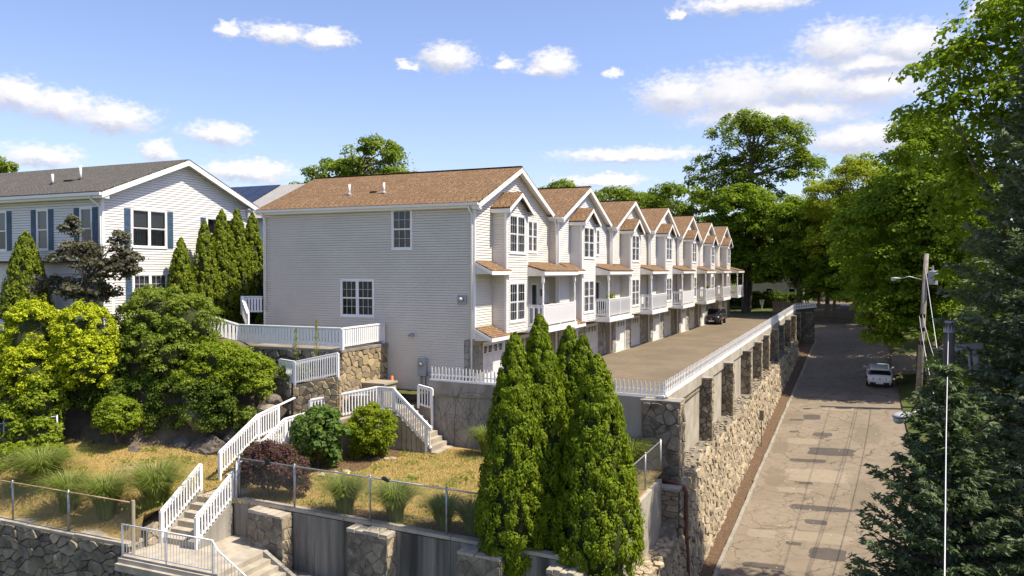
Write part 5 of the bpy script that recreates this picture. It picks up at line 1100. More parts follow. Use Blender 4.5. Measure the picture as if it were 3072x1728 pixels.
def shrub(name, label, base, lobes, nc, per, leaf, lm, cr=.3, group=None, shell=.75, core=True, flat=.85, up=.4, cat='shrub', inner=.4):
    base = Vector(base); T = thing(name, label, cat, base, group); L = np.array(lobes); vol = (L[:, 3]*L[:, 4]*L[:, 5])**.67; ids = rng.choice(len(L), nc, p=vol/vol.sum())
    d = unit(nc); d[:, 2] = np.where(d[:, 2] < -.7, -d[:, 2], d[:, 2]); f = shell+(1-shell)*rng.random(nc); cen = L[ids, :3]+d*L[ids, 3:]*f[:, None]+np.array(base)
    v, rnd = clump_leaves(cen, cr*(.7+.6*rng.random(nc)), per, leaf, flat, up, inner); npmesh('foliage', v, 4, lm, rnd, parent=T, base=base)
    tb = MB()
    for k in range(min(9, nc)): limb(tb, base+Vector((R.uniform(-.1, .1), R.uniform(-.1, .1), -.1)), cen[k], .03, .008, .05, 4, .2)
    tb.build('stem', MT['bark'], T, smooth=True)
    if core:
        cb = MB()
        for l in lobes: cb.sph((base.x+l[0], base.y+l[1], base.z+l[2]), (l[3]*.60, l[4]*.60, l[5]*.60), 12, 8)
        cb.build('shade_core', MT['inner'], T, smooth=True)
    return T
def spruce(label, base, h, r, lm, whorls=34, seed=0, spray=.17, zmin=.04, name='spruce_tree', group=None, dens=1.0):
    base = Vector(base); T = thing(name, label, 'tree', base, group); rr = random.Random(seed); P = []; A = []; RN = []; tb = MB()
    tb.tube([base-Vector((0, 0, .3)), base+Vector((0, 0, h*.5)), base+Vector((0, 0, h))], [.28, .16, .02], 8)
    for w in range(whorls):
        t = zmin+(1-zmin)*(w+rr.uniform(-.3, .3))/whorls; z = t*h; bl = r*(1-t)**.8*rr.uniform(.85, 1.1)+.12
        nb = max(5, int(13*(1-t)**.5)+3)
        for k in range(nb):
            a = 6.283*(k+rr.random()*.9)/nb; L = bl*rr.uniform(.72, 1.15); up0 = .12+.35*t; dr = -.55*(1-t)
            bp = [Vector((math.cos(a)*L*s, math.sin(a)*L*s, z+L*(up0*s+dr*s*s+.22*s**3))) for s in (0, .25, .5, .75, 1)]
            if L > .8: tb.tube([base+q for q in bp], [.035, .028, .02, .013, .006], 4, False)
            cl = rr.random(); ns = int((10+L*15)*dens)
            for _ in range(ns):
                s = rr.random()**.6; i = min(3, int(s*4)); f = s*4-i; q = bp[i].lerp(bp[i+1], f); wd = L*.36*(1-s*.75)+.05
                sd = rr.uniform(-1, 1)*wd; px_ = Vector((-math.sin(a), math.cos(a), 0)); q = q+px_*sd+Vector((0, 0, -abs(sd)*.32+rr.uniform(-.06, .05)))
                dv = Vector((math.cos(a), math.sin(a), -.15))*(.75)+px_*(1.0 if sd > 0 else -1.0)*.65
                for m_ in range(3):
                    P.append((base.x+q.x+rr.uniform(-.07, .07), base.y+q.y+rr.uniform(-.07, .07), base.z+q.z+rr.uniform(-.05, .05))); A.append(dv); RN.append(min(1, cl*.35+.45*s*rr.random()+.25*rr.random()))
    P = np.array(P); A = np.array([tuple(x) for x in A]); n = len(P); nr = np.array([0, 0, 1.])+rng.normal(size=(n, 3))*.55
    v = cards(P, nr, np.full(n, spray), .34, .06, along=A); npmesh('crown', v, 4, lm, np.repeat(np.array(RN), 4), parent=T, base=base)
    tb.build('trunk', MT['bark'], T, smooth=True); return T
def fountain(label, base, h, r, n=420, group='ornamental grass clumps'):
    base = Vector(base); K = 5; a = rng.random(n)*6.283; out = r*(.25+.85*rng.random(n)**.8); hh = h*(.65+.45*rng.random(n)); s0 = rng.random(n)*.22*r
    w = .015; V = np.zeros((n, K, 2, 3)); ca, sa = np.cos(a), np.sin(a); wig = rng.normal(size=n)*.1
    for k in range(K):
        t = k/(K-1); rad_ = s0+out*t**1.7; z = hh*(1.55*t-.75*t**2.6) ; ww = w*(1-t*.85)
        x = base.x+ca*rad_-sa*wig*t; y = base.y+sa*rad_+ca*wig*t
        V[:, k, 0] = np.c_[x+sa*ww, y-ca*ww, base.z+z]; V[:, k, 1] = np.c_[x-sa*ww, y+ca*ww, base.z+z]
    q = np.stack([V[:, :-1, 0], V[:, :-1, 1], V[:, 1:, 1], V[:, 1:, 0]], 2).reshape(-1, 3)
    T = thing('ornamental_grass', label, 'grass', base, group); npmesh('blades', q, 4, LF['fountain'], np.repeat(rng.random(n), (K-1)*4), parent=T, base=base); return T

# far and middle trees -----------------------------------------------------
G0 = 'tall trees beyond the far end of the row'
tree('oak_tree', 'tall open-crowned oak rising above the dense maples at the far end of the row', (2.6, 78, 0), [(-1.0, 0, 23.4, 4.4, 4, 3.2), (4.0, 0, 22.4, 4.0, 4, 3.2), (-5.0, 0, 18.4, 3.6, 3.5, 3.0), (6.8, 0, 18.2, 3.4, 3.5, 2.8), (.8, 0, 18.4, 5.2, 4, 3.6), (-1, 0, 14.8, 5.6, 4, 2.8)], 360, 78, .32, LF['oak'], .85, .45, limbs=50, split=.8, shell=.3, flat=1.0)
tree('maple_tree', 'dense green maple right behind the farthest townhouse', (2.6, 74, 0), [(0, 0, 11.8, 5.0, 4.5, 4.6), (-3.4, 0, 8.2, 3.6, 3.5, 4.2), (3.6, 0, 9.6, 3.8, 3.8, 4.4), (0, 0, 5.5, 5, 4, 3.0)], 320, 150, .34, LF['maple'], 1.05, .4)
tree('maple_tree', 'broad shadowed maple with a dark trunk in the middle of the far trees', (9.5, 71, 0), [(0, 0, 10.2, 3.8, 4, 4.2), (2.4, 0, 7.2, 3.4, 3.5, 3.2), (-2, 0, 5.4, 3.2, 3, 2.5)], 220, 140, .34, LF['maple'], 1.05, .4)
tree('locust_tree', 'feathery yellow-green locust between the far maples and the roadside maple', (15.8, 66, 0), [(0.6, 0, 15.4, 3.4, 3.5, 3.0), (-3.0, 0, 13, 3.0, 3.2, 3.4), (3.2, 0, 13.2, 3.0, 3, 3.6), (-1.4, 0, 8.5, 4.4, 3.5, 3.8), (2.5, 0, 7.5, 3.6, 3.5, 3.8)], 340, 170, .21, LF['locust'], .9, .22, shell=.3, limbs=26, split=.5)
tree('maple_tree', 'large sunlit maple overhanging the road behind the wooden utility pole', (20.4, 34, -3.0), [(0, 0, 15.6, 3.0, 3.8, 4.6), (-2.2, 0, 11.0, 3.8, 4, 3.8), (1.6, 0, 11.5, 3.8, 4, 4.2), (-1.0, 0, 7.0, 3.8, 4, 3.0)], 330, 180, .25, LF['maple'], .95, .32, shell=.45, limbs=22)
tree('maple_tree', 'low spreading maple with drooping boughs beside the parked white hatchback', (20.9, 32.3, -3.3), [(0, 0, 8.2, 2.8, 2.8, 2.6), (-2.4, 0, 5.6, 2.8, 2.8, 2.0), (1.5, 0, 6.2, 2.8, 2.8, 2.6), (-1.2, 0, 4.3, 3.4, 3, 1.5)], 240, 190, .23, LF['maple'], .8, .2, shell=.5)
tree('maple_tree', 'near maple with large glossy leaves filling the upper right corner', (21.6, -1.5, -6.4), [(-1.6, 0, 17.6, 2.8, 3, 2.6), (.6, 0, 19.6, 3.2, 3.2, 3.2), (1.5, 0, 15.8, 3.4, 3.4, 3.2), (-1.2, 0, 14.6, 2.6, 3.0, 2.6), (.5, 0, 12, 3.4, 3.4, 3.0), (-.4, 0, 9.0, 2.8, 3.2, 3.0)], 360, 130, .20, LF['maple'], .72, .3, shell=.45, limbs=26)
for lb, x, y, z, k in (('shady maple behind the large sunlit maple, first along the road edge', 22.5, 41, -2.2, 1.0), ('shady maple behind the large sunlit maple, second along the road edge', 21.8, 50, -1.2, 1.05), ('shady maple behind the large sunlit maple, third along the road edge', 20.8, 58, -.4, .95)):
    if k != 1.0: again(MM, lb, (x, y, z), (k, k, k), y, None); continue
    MM = tree('maple_tree', lb, (x, y, z), [(0, 0, 12*k, 4, 4, 4.5), (-4.2, 0, 8.5*k, 4, 4, 3.2), (1.5, 0, 8*k, 3.5, 4, 3.5), (-3.0, 0, 5.5, 4.2, 4, 2)], 240, 130, .32, LF['maple'], 1.15, .3)
tree('oak_tree', 'rounded sunlit oak rising behind the brown roof of the nearest townhouse', (-36.0, 43, 3), [(2.6, 0, 14.4, 3.8, 3.6, 2.8), (-3.0, 0, 12.8, 3.4, 3.2, 2.4), (-7.2, 0, 10.6, 2.4, 2.5, 1.8), (5.2, 0, 11.8, 3.2, 3, 2.0), (0, 0, 10.5, 4.6, 3.6, 2.6)], 170, 170, .30, LF['oak'], .95, .4, limbs=30, shell=.5, split=.8)
tree('oak_tree', 'leafy branch of a tree at the left edge beyond the dark grey roof', (-46.5, 8.5, 3.5), [(0, 0, 8, 2.6, 2.6, 3.0), (1.4, 0, 6.6, 1.8, 2, 2.0)], 60, 160, .24, LF['oak'], .8, .22, limbs=14)
G4 = 'shaded trees filling the end of the road'
for lb, x, y, h, r_, lm in (('tree filling the gap right of the farthest porch', 1.0, 86, 13, 5, 'maple'), ('tree between the oak and the locust at the road end', 12.6, 76, 12.5, 4.6, 'maple'), ('tree behind the locust, left of the roadside maples', 17.8, 78, 15, 5.2, 'oak'), ('low tree over the stockade fence', 13.6, 68, 6.8, 3.6, 'maple_dark'), ('tree right of the locust overhanging the road end', 20.0, 70, 14.5, 5, 'maple'), ('tree at the right behind the near spruces', 36, 22, 15, 5, 'maple'), ('second tree at the right behind the near spruces', 36, 8, 14, 5, 'maple')):
    bs = (x, y, vz(x, y) if x > 19 else .2)
    if lb.startswith('tree filling') or lb.startswith('tree between'): ST = tree('shade_tree', lb, bs, [(0, 0, h*.8, r_*.85, r_*.85, h*.22), (-r_*.4, 0, h*.55, r_*.8, r_*.8, h*.24), (r_*.4, 0, h*.5, r_*.8, r_*.8, h*.24), (0, 0, h*.34, r_, r_, h*.17)], 260, 130, .33, LF[lm], 1.1, .3, G4); sh_, sr_ = h, r_
    else: again(ST, lb, bs, (r_/sr_, r_/sr_, h/sh_), x*1.7, G4)
for lb, x0 in (('clipped dark hedge at the end of the driveway, left part', -3.5), ('clipped dark hedge at the end of the driveway, right part', 3.0)):
    shrub('hedge', lb, (x0+2, 86, 0), [(-2.4, 0, 1.0, 1.8, 1.0, 1.3), (0, 0, 1.1, 1.8, 1.0, 1.4), (2.4, 0, 1.0, 1.8, 1.0, 1.3)], 130, 60, .22, LF['shrub_dark'], .5, cat='hedge', group='hedge at the end of the driveway')
G1 = 'distant trees behind the row of roofs'
for i, (x, y, h, r_, lb) in enumerate([(-29, 91, 19.6, 3.8, 'distant tree just peeping between the first and second brown roofs'), (-20.5, 94, 18.4, 4.4, 'distant tree between the second and third gables'), (-16.0, 96, 17.6, 4.4, 'distant tree over the third and fourth gables'), (-9.0, 88, 18.2, 5.6, 'dark umbrella-shaped tree above the middle gables'), (17, 98, 17, 5.5, 'distant tree closing the end of the road'), (25, 84, 16, 6, 'distant tree right of the locust'), (11, 92, 15, 5, 'distant tree behind the shadowed maple')]):
    if i in (0, 3): DT = tree('distant_tree', lb, (x, y, .5), [(0, 0, h-3.0, r_, r_, 2.8), (-1, 0, h-6.5, r_*1.05, r_, 3.2), (1, 0, h-10, r_, r_, 3)], 200, 90, .38, LF['maple_dark' if i == 3 else 'oak'], 1.2, .3, G1); dh, dr = h, r_
    else: again(DT, lb, (x, y, .5), (r_/dr, r_/dr, h/dh), x, G1)
# hedge of arborvitae between the houses
G2 = 'arborvitae hedge between the two houses'
for i, (x, y, zt_p, r_, lb) in enumerate([(-16.0, -1.6, 7.3, .75, 'shortest and frontmost arborvitae of the hedge between the houses'), (-16.0, .0, 8.3, .72, 'second arborvitae of the hedge, counted from the front'), (-15.9, 1.15, 8.95, .75, 'third arborvitae of the hedge, counted from the front'), (-15.9, 2.3, 9.1, .8, 'fourth arborvitae of the hedge, counted from the front'), (-15.8, 3.4, 8.9, .8, 'fifth arborvitae of the hedge, counted from the front'), (-15.2, 4.6, 9.0, .8, 'sixth arborvitae of the hedge, near the brown roof corner'), (-14.4, 5.8, 10.2, .85, 'tall arborvitae of the hedge against the eave of the grey house'), (-14.6, 8.2, 10.4, .9, 'farthest arborvitae of the hedge behind the grey house')]):
    z0 = 2.0 if i < 2 else 2.6
    if i == 0: HA = arbor(lb, (x, y, z0), zt_p-z0, r_*1.12, 15000, LF['arbor_far'], .12, G2)
    elif i == 1: HB = arbor(lb, (x, y, z0), zt_p-z0, r_*1.12, 17000, LF['arbor_far'], .12, G2)
    else: again(HB if i % 2 else HA, lb, (x, y, z0), (1.06, 1.06, (zt_p-z0)/(6.3 if i % 2 else 5.3)), i*1.3, G2)
for i, (x, y, h) in enumerate([(-17.6, 10.4, 8.6), (-16.6, 10.9, 9.0)]):
    spruce(('left', 'right')[i]+' one of two small spruce tips before the solar-panelled roof', (x, y, 3), h-.6, 1.1, LF['spruce_blue'], 16, 90+i, .2, .35, group='small spruces before the solar roof')
arbor('cone-shaped arborvitae standing alone before the left house', (-21.0, -6.4, 2.4), 5.1, 1.1, 16000, LF['arbor_far'], .12)
# four big arborvitae at the terrace corner
G3 = 'big arborvitae at the terrace corner'
A1 = arbor('leftmost of the big arborvitae at the terrace corner', (6.78, -11.15, -3.45), 7.35, 1.1, 62000, LF['arbor'], .082, G3)
again(A1, 'tallest of the big arborvitae, second from the left at the terrace corner', (7.3, -10.5, -3.2), (1, 1, 1.035), 2.3, G3)
A2 = arbor('rear arborvitae of the terrace corner, half hidden between the others', (7.65, -8.9, -2.4), 6.35, 1.05, 44000, LF['arbor'], .085, G3)
again(A2, 'slim arborvitae just right of the rear one at the terrace corner', (8.1, -8.9, -2.4), (.88, .88, .96), 1.7, G3)
arbor('rightmost and broadest of the big arborvitae at the terrace corner', (9.15, -10.8, -3.7), 7.0, 1.28, 72000, LF['arbor'], .082, G3)
# spruces in the right foreground
spruce('huge blue-green spruce along the right edge of the picture', (20.15, -8.4, -7.5), 19.8, 4.0, LF['spruce_blue'], 52, 3, .20, dens=1.3)
spruce('dark green spruce in the lower right in front of the road', (17.55, -13.4, -8.6), 12.2, 3.5, LF['spruce'], 42, 8, .165, dens=1.55)
spruce('second dark spruce behind the white cable at the right', (19.7, -13.0, -8.4), 13.2, 3.1, LF['spruce_blue'], 38, 12, .165, dens=1.3)
# shrubs on the bank
shrub('golden_cypress', 'left of the two big golden yellow cypress mounds', (-16.9, -9.0, .0), [(0, 0, 2.3, 1.4, 1.3, 1.9), (-.9, -.4, 1.3, 1.2, 1.0, 1.5), (.7, -.5, 1.1, 1.1, 1.0, 1.3), (0, -.7, .6, 1.3, .8, .9)], 620, 54, .10, LF['golden'], .20, shell=.86)
shrub('golden_cypress', 'right of the two big golden yellow cypress mounds', (-15.0, -8.0, .3), [(0, 0, 2.1, 1.35, 1.3, 1.7), (.7, -.4, 1.2, 1.15, 1.0, 1.4), (-.6, -.5, .9, 1.0, .9, 1.2)], 560, 54, .10, LF['golden'], .20, shell=.86)
shrub('leafy_shrub', 'large green shrub on the bank between golden cypress and deck', (-13.4, -5.4, 1.0), [(0, 0, 2.4, 1.7, 1.4, 1.4), (1.7, .2, 2.1, 1.4, 1.2, 1.3), (-1.5, 0, 1.7, 1.3, 1.2, 1.3), (.4, -.8, 1.1, 1.7, 1.2, 1.1), (1.4, -.8, .8, 1.3, 1.0, .9)], 520, 56, .11, LF['shrub'], .25, shell=.8)
shrub('leafy_shrub', 'spreading green shrub spilling over the bank beside the bed railing', (-9.6, -5.4, .0), [(0, 0, 1.5, 1.6, 1.1, .8), (1.5, .1, 1.2, 1.0, .9, .7), (-1.5, .1, 1.6, 1.1, 1.0, .9), (2.1, -.2, .5, .7, .6, .5), (-.5, -.5, .8, 1.8, .9, .7)], 440, 56, .115, LF['ivy'], .25, shell=.8)
shrub('leafy_shrub', 'dark ivy hanging over the rocky face of the bank', (-10.8, -6.5, -1.2), [(0, 0, 1.1, 1.9, .7, 1.2), (-2.0, -.3, 1.0, 1.1, .7, 1.3), (1.6, .1, .8, 1.1, .5, 1.1), (-3.2, -.9, .6, 1.1, .7, 1.2), (.6, -.2, .3, 1.6, .5, .6), (-2.0, -.6, 0, 1.2, .5, .6)], 380, 80, .09, LF['shrub_dark'], .30, core=False)
shrub('leafy_shrub', 'round bright green bush at the foot of the bank', (-12.9, -8.1, -1.7), [(0, 0, 1.0, 1.0, .85, .8)], 190, 64, .10, LF['ivy'], .2, shell=.8)
shrub('leafy_shrub', 'vine-covered leafy mound over the green chain-link fence', (-15.6, -9.5, -1.6), [(0, 0, 1.4, .9, .8, 1.4), (-.9, -.6, .6, 1.0, .8, .9), (.5, -.4, .3, .7, .6, .7)], 170, 110, .12, LF['ivy'], .28)
shrub('leafy_shrub', 'bright leafy growth along the left edge below the golden cypress', (-18.7, -10.6, -1.8), [(0, 0, .9, 1.3, .9, 1.0), (1.2, -.6, .3, 1.2, .8, .7), (-1.2, .2, 1.6, 1.2, .9, 1.1), (-.4, -1.0, .2, 1.2, .7, .6)], 210, 110, .12, LF['ivy'], .28)
shrub('leafy_shrub', 'low green cover on the slope at the left of the dry lawn', (-15.6, -10.9, -2.3), [(0, 0, .3, 1.2, .8, .45), (1.1, .8, .3, .9, .7, .4), (-1.3, -.8, .3, 1.0, .7, .4)], 120, 100, .10, LF['ivy'], .24, core=False)
shrub('leafy_shrub', 'dark shrub in the shade between the golden cypress and the large green shrub', (-14.3, -7.3, -.6), [(0, 0, 1.1, .9, .7, 1.2), (-.9, -.6, .6, .8, .6, .9)], 120, 100, .11, LF['shrub_dark'], .28)
shrub('leafy_shrub', 'small weedy shrub clinging to the rock left of the middle steps', (-7.7, -6.1, -1.6), [(0, 0, .6, .6, .4, .7), (-.7, -.1, .9, .5, .4, .6)], 60, 80, .09, LF['shrub'], .22, core=False)
tree('plum_tree', 'dark purple-leaved plum tree before the left house', (-16.4, -6.9, 2.4), [(-.3, 0, 3.6, 1.5, 1.2, .9), (1.6, .2, 3.0, 1.3, 1.1, .7), (-1.9, -.2, 2.3, 1.0, .9, .7), (2.4, .3, 3.4, .8, .7, .6), (-.9, 0, 5.0, .6, .5, .7), (.4, 0, 2.0, 1.8, 1.2, .7), (2.1, .2, 4.2, .4, .4, .8)], 300, 46, .145, LF['plum'], .25, .09, limbs=46, shell=.3, split=.6, inner=.2)
shrub('japanese_maple', 'small reddish maple under the lower window of the left house', (-15.6, -2.6, 2.2), [(0, 0, 1.3, .9, .8, .6)], 30, 80, .11, LF['japanese'], .28, core=False)
shrub('broadleaf_bush', 'rounded broad-leaved bush, left of the pair before the white ramp railing', (-3.85, -6.3, -2.35), [(0, 0, 1.45, 1.02, .98, .85), (.1, 0, .7, .75, .7, .7)], 130, 90, .17, LF['holly'], .26, up=.5)
shrub('privet_bush', 'round bright green bush, right of the pair before the white ramp railing', (-2.75, -4.2, -2.35), [(0, 0, 1.25, 1.02, .98, .95), (0, 0, .6, .85, .8, .65)], 150, 130, .085, LF['lime'], .24)
shrub('purple_shrub', 'purple-leaved shrub behind the left end of the front chain-link fence', (-3.0, -10.1, -2.38), [(0, 0, 1.0, 1.05, .75, .8), (-.6, 0, .8, .75, .6, .8), (.8, .1, .7, .7, .55, .7)], 240, 110, .075, LF['barberry'], .24)
# ornamental grasses
FG = [('far left ornamental grass clump, the broadest, behind the rusty top rail', (-12.8, -11.6), 1.15, 1.15, 620), ('second ornamental grass clump from the left behind the rusty-railed fence', (-10.1, -12.5), 1.2, .85, 420), ('third ornamental grass clump from the left behind the rusty-railed fence', (-8.2, -12.5), 1.3, .85, 480), ('ornamental grass clump touching the left railing of the lower steps', (-6.5, -11.9), 1.45, .95, 560),
      ('ornamental grass clump in the middle of the front lawn edge, left of two', (.6, -10.75), 1.25, .85, 520), ('ornamental grass clump in the middle of the front lawn edge, right of two', (2.5, -10.75), 1.2, .85, 520), ('shaded ornamental grass clump beside the third fence post', (4.3, -10.9), 1.1, .7, 420), ('shaded ornamental grass clump next to the big arborvitae', (5.2, -10.8), 1.0, .65, 380),
      ('ornamental grass clump at the foot of the vine-stained wall', (1.5, -2.0), 1.2, .7, 420), ('ornamental grass clump behind the short corner chain-link fence', (7.9, -2.3), 1.3, .8, 460)]
for lb, (x, y), h, r_, n in FG: fountain(lb, (x, y, lz(x, y)), h*(1.3 if x < -6 else 1.15), r_*(1.45 if x < -6 else 1.2), int(n*2.1))
# saplings in the planted bed
def sapling(label, base, h):
    T = thing('sapling', label, 'plant', base, 'thin saplings in the planted bed'); b = Vector(base); n = 260; t = rng.random(n)**.7
    MB().tube([b-Vector((0, 0, .05)), b+Vector((.03, 0, h))], [.022, .008], 6).build('stem', LF['sapling'], T)
    a = rng.random(n)*6.283; rr_ = (.04+.16*(1-t))*rng.random(n)**.5; p = np.c_[b.x+np.cos(a)*rr_, b.y+np.sin(a)*rr_, b.z+h*(.35+.65*t)]
    npmesh('leaves', cards(p, unit(n)+np.array([0, 0, .5]), np.full(n, .075), .4), 4, LF['sapling'], np.repeat(rng.random(n), 4), parent=T, base=b)
sapling('right and taller of the two thin yellow-green saplings before the deck', (-5.6, -4.1, .9), 2.5); sapling('left and shorter of the two thin yellow-green saplings before the deck', (-6.8, -4.0, .9), 2.1)
shrub('bed_plants', 'low green plants in the bed behind the slim white railing', (-6.6, -4.2, .8), [(0, 0, .2, .8, .3, .4)], 40, 60, .12, LF['shrub'], .2, core=False, cat='plants')
# ---------------------------------------------------------------- cars
def carpaint(name, c, rough=.25): return mat(name, c, rough=rough, spec=.5, coat=1.0)
MT['car_black'] = carpaint('black car paint', (.016, .014, .016)); MT['car_white'] = carpaint('white car paint', (.72, .72, .71), .3)
MT['car_glass'] = mat('car glass', (.012, .014, .016), rough=.06, spec=.6); MT['tyre'] = mat('tyre', (.018, .018, .018), rough=.85); MT['rim'] = mat('alloy', (.45, .45, .47), rough=.3, metal=.9)
MT['lamp'] = mat('headlamp lens', (.62, .64, .68), rough=.1, spec=.6); MT['tail'] = mat('tail lamp', (.35, .012, .012), rough=.2); MT['plate'] = mat('number plate', (.58, .62, .68), (.70, .72, .74), scale=14, lo=.4, hi=.6); MT['chrome'] = mat('chrome', (.6, .6, .6), rough=.2, metal=1.)
def loft(rings, m, name, parent, cap=True, smooth=True):
    n = len(rings[0]); mb = MB(); mb.v = [tuple(p) for r in rings for p in r]; mb.a = [.5]*len(mb.v)
    for i in range(len(rings)-1):
        for k in range(n): k2 = (k+1) % n; mb.f.append((i*n+k, i*n+k2, (i+1)*n+k2, (i+1)*n+k))
    if cap: mb.f.append(tuple(reversed(range(n)))); mb.f.append(tuple(range((len(rings)-1)*n, len(rings)*n)))
    return mb.build(name, m, parent, smooth=smooth, local=True)
def car(name, label, loc, rz_, spec, paint, suv, pitch=0.):
    """car along local +Y (nose at -Y)"""
    Lc, Wc, Hc, wb = spec; T = thing(name, label, 'car', loc, rz=rz_); T.rotation_euler = (pitch, 0, rz_); h = Wc/2
    belt = Hc*.63; sill = .26 if suv else .2; hood = Hc*.62 if suv else Hc*.61
    st = [(0, .72, sill+.10, .52, hood*.78), (.06, .86, sill+.02, .62, hood*.86), (.16, .95, sill-.02, .72, hood*.93), (.55, 1.0, sill, .90, hood*.985), (1.15, 1.0, sill, .92, belt-.02), (1.6, 1.0, sill, .94, belt), (2.6, 1.0, sill, .95, belt+.02), (3.4, 1.0, sill, .94, belt+.05), (Lc-.45, .985, sill, .90, belt+.08), (Lc-.16, .95, sill+.02, .84, belt+.05), (Lc-.05, .88, sill+.06, .76, belt-.08), (Lc, .78, sill+.14, .66, belt-.24)]
    rings = []
    for y, w, zb, wt, z in st:
        y0 = y-Lc/2; mid = zb+(z-zb)*.55
        rings.append([(-h*w*.90, y0, zb), (-h*w, y0, mid), (-h*w*.985, y0, z-.10), (-h*wt, y0, z-.015), (-h*wt*.5, y0, z+.015), (h*wt*.5, y0, z+.015), (h*wt, y0, z-.015), (h*w*.985, y0, z-.10), (h*w, y0, mid), (h*w*.90, y0, zb)])
    body = loft(rings, paint, 'body', T)
    # greenhouse: glass block with roof panel and pillars
    gs = [(1.25, .86, .02), (1.62, .83, .26), (2.05, .76, .92), (2.6, .74, 1.0), (3.3, .735, .985), (Lc-.62, .73, .90), (Lc-.30, .76, .42), (Lc-.16, .80, .0)]; rg = []
    for y, w, f in gs: y0 = y-Lc/2; z = belt+.01+(Hc-belt-.03)*f; rg.append([(-h*.90, y0, belt-.02), (-h*(w+(.9-w)*(1-f)), y0, z-.02), (-h*w*.8, y0, z), (h*w*.8, y0, z), (h*(w+(.9-w)*(1-f)), y0, z-.02), (h*.90, y0, belt-.02)])
    glass = loft(rg, MT['car_glass'], 'glass', T)
    rg = []
    for y, w, f in ((1.98, .78, .86), (2.1, .775, .97), (2.6, .765, 1.02), (3.3, .755, 1.01), (Lc-.62, .75, .935), (Lc-.40, .76, .80)): y0 = y-Lc/2; z = belt+.01+(Hc-belt-.03)*f+.012; rg.append([(-h*w, y0, z-.05), (-h*w*.86, y0, z), (h*w*.86, y0, z), (h*w, y0, z-.05)])
    loft(rg, paint, 'roof', T)
    pil = MB()
    for s in (-1, 1):
        pil.beam((s*h*.87, 1.3-Lc/2, belt), (s*h*.775, 2.05-Lc/2, Hc-.09), .05, .05); pil.beam((s*h*.885, 2.72-Lc/2, belt), (s*h*.755, 2.70-Lc/2, Hc-.05), .03, .09); pil.beam((s*h*.90, Lc*.5-.62, belt+.03), (s*h*.755, Lc*.5-.72, Hc-.10), .05, .28); pil.beam((s*h*.84, Lc/2-.22, belt+.03), (s*h*.75, Lc/2-.58, Hc-.14), .07, .07)
    pil.build('pillar', paint, T, local=True)
    for s in (-1, 1):
        for y in (.88, .88+wb):
            y0 = y-Lc/2; r = .345 if suv else .315
            a = MB().tube([(s*(h-.20), y0, r+.02), (s*(h-.004), y0, r+.02)], r+.07, 20).build('wheel_arch', MT['black'], T, local=True)
            w = MB().tube([(s*(h-.19), y0, r), (s*(h+.012), y0, r)], r, 22).build('wheel', MT['tyre'], T, local=True, smooth=False)
            rm = MB(); rm.tube([(s*(h+.0), y0, r), (s*(h+.02), y0, r)], r*.62, 18)
            rm.build('rim', MT['rim'], w, local=True)
        MB().sph((s*(h+.09), 1.42-Lc/2, belt+.07), (.10, .06, .07), 10, 6).build('mirror', paint if not suv else MT['car_black'], T, local=True, smooth=True)
    f0, r0 = -Lc/2, Lc/2
    q = MB().box(-h*.55, h*.55, f0-.02, f0+.1, hood*.50, hood*.74).build('grille', MT['black'], T, local=True); MB().box(-.26, .26, f0-.035, f0-.02, hood*.33, hood*.45).build('number_plate', MT['plate'], T, local=True)
    MB().tube([(0, f0-.02, hood*.63), (0, f0-.045, hood*.63)], .075, 14).build('badge', MT['chrome'], T, local=True)
    MB().tube([(-h*.58, f0+.03, hood*.72), (-h*.45, f0-.03, hood*.50), (0, f0-.035, hood*.475), (h*.45, f0-.03, hood*.50), (h*.58, f0+.03, hood*.72)], .014, 6).build('grille_trim', MT['chrome'], T, local=True)
    for s in (-1, 1):
        MB().hexa([(s*h*.56, f0+.0, hood*.66), (s*h*.93, f0+.30, hood*.70), (s*h*.90, f0+.34, hood*.72), (s*h*.55, f0+.1, hood*.66)], [(s*h*.56, f0+.01, hood*.77), (s*h*.93, f0+.30, hood*.80), (s*h*.90, f0+.34, hood*.82), (s*h*.55, f0+.1, hood*.79)]).build('headlight', MT['lamp'], T, local=True)
        MB().hexa([(s*h*.46, r0+.02, belt-.27), (s*h*.93, r0-.10, belt-.24), (s*h*.99, r0-.40, belt-.20), (s*h*.46, r0-.2, belt-.27)], [(s*h*.46, r0-.01, belt-.15), (s*h*.95, r0-.13, belt-.07), (s*h*1.0, r0-.42, belt-.05), (s*h*.46, r0-.2, belt-.15)]).build('tail_light', MT['tail'], T, local=True)
    MB().box(-h*.74, h*.74, r0-.10, r0+.03, sill+.02, sill+.24).build('rear_bumper', MT['black'], T, local=True); MB().box(-.26, .26, r0-.0, r0+.045, sill+.13, sill+.27).build('number_plate', MT['plate'], T, local=True)
    MB().box(-h*.62, h*.62, f0-.01, f0+.1, sill+.0, sill+.13).build('front_bumper', MT['black'], T, local=True)
    MB().tube([(0, r0+.0, belt-.2), (0, r0+.03, belt-.2)], .06, 12).build('badge', MT['chrome'], T, local=True)
    return T
car('parked_car', 'black compact crossover parked nose-out by the far garages', (2.35, 52.2, 0.0), 0.0, (4.4, 1.8, 1.54, 2.65), MT['car_black'], True)
car('parked_car', 'white hatchback seen from behind, parked on the right of the shaded road', (17.55, 35.2, rz(17.5, 35.2)+.01), math.pi, (4.37, 1.79, 1.44, 2.64), MT['car_white'], False, pitch=-.0997)

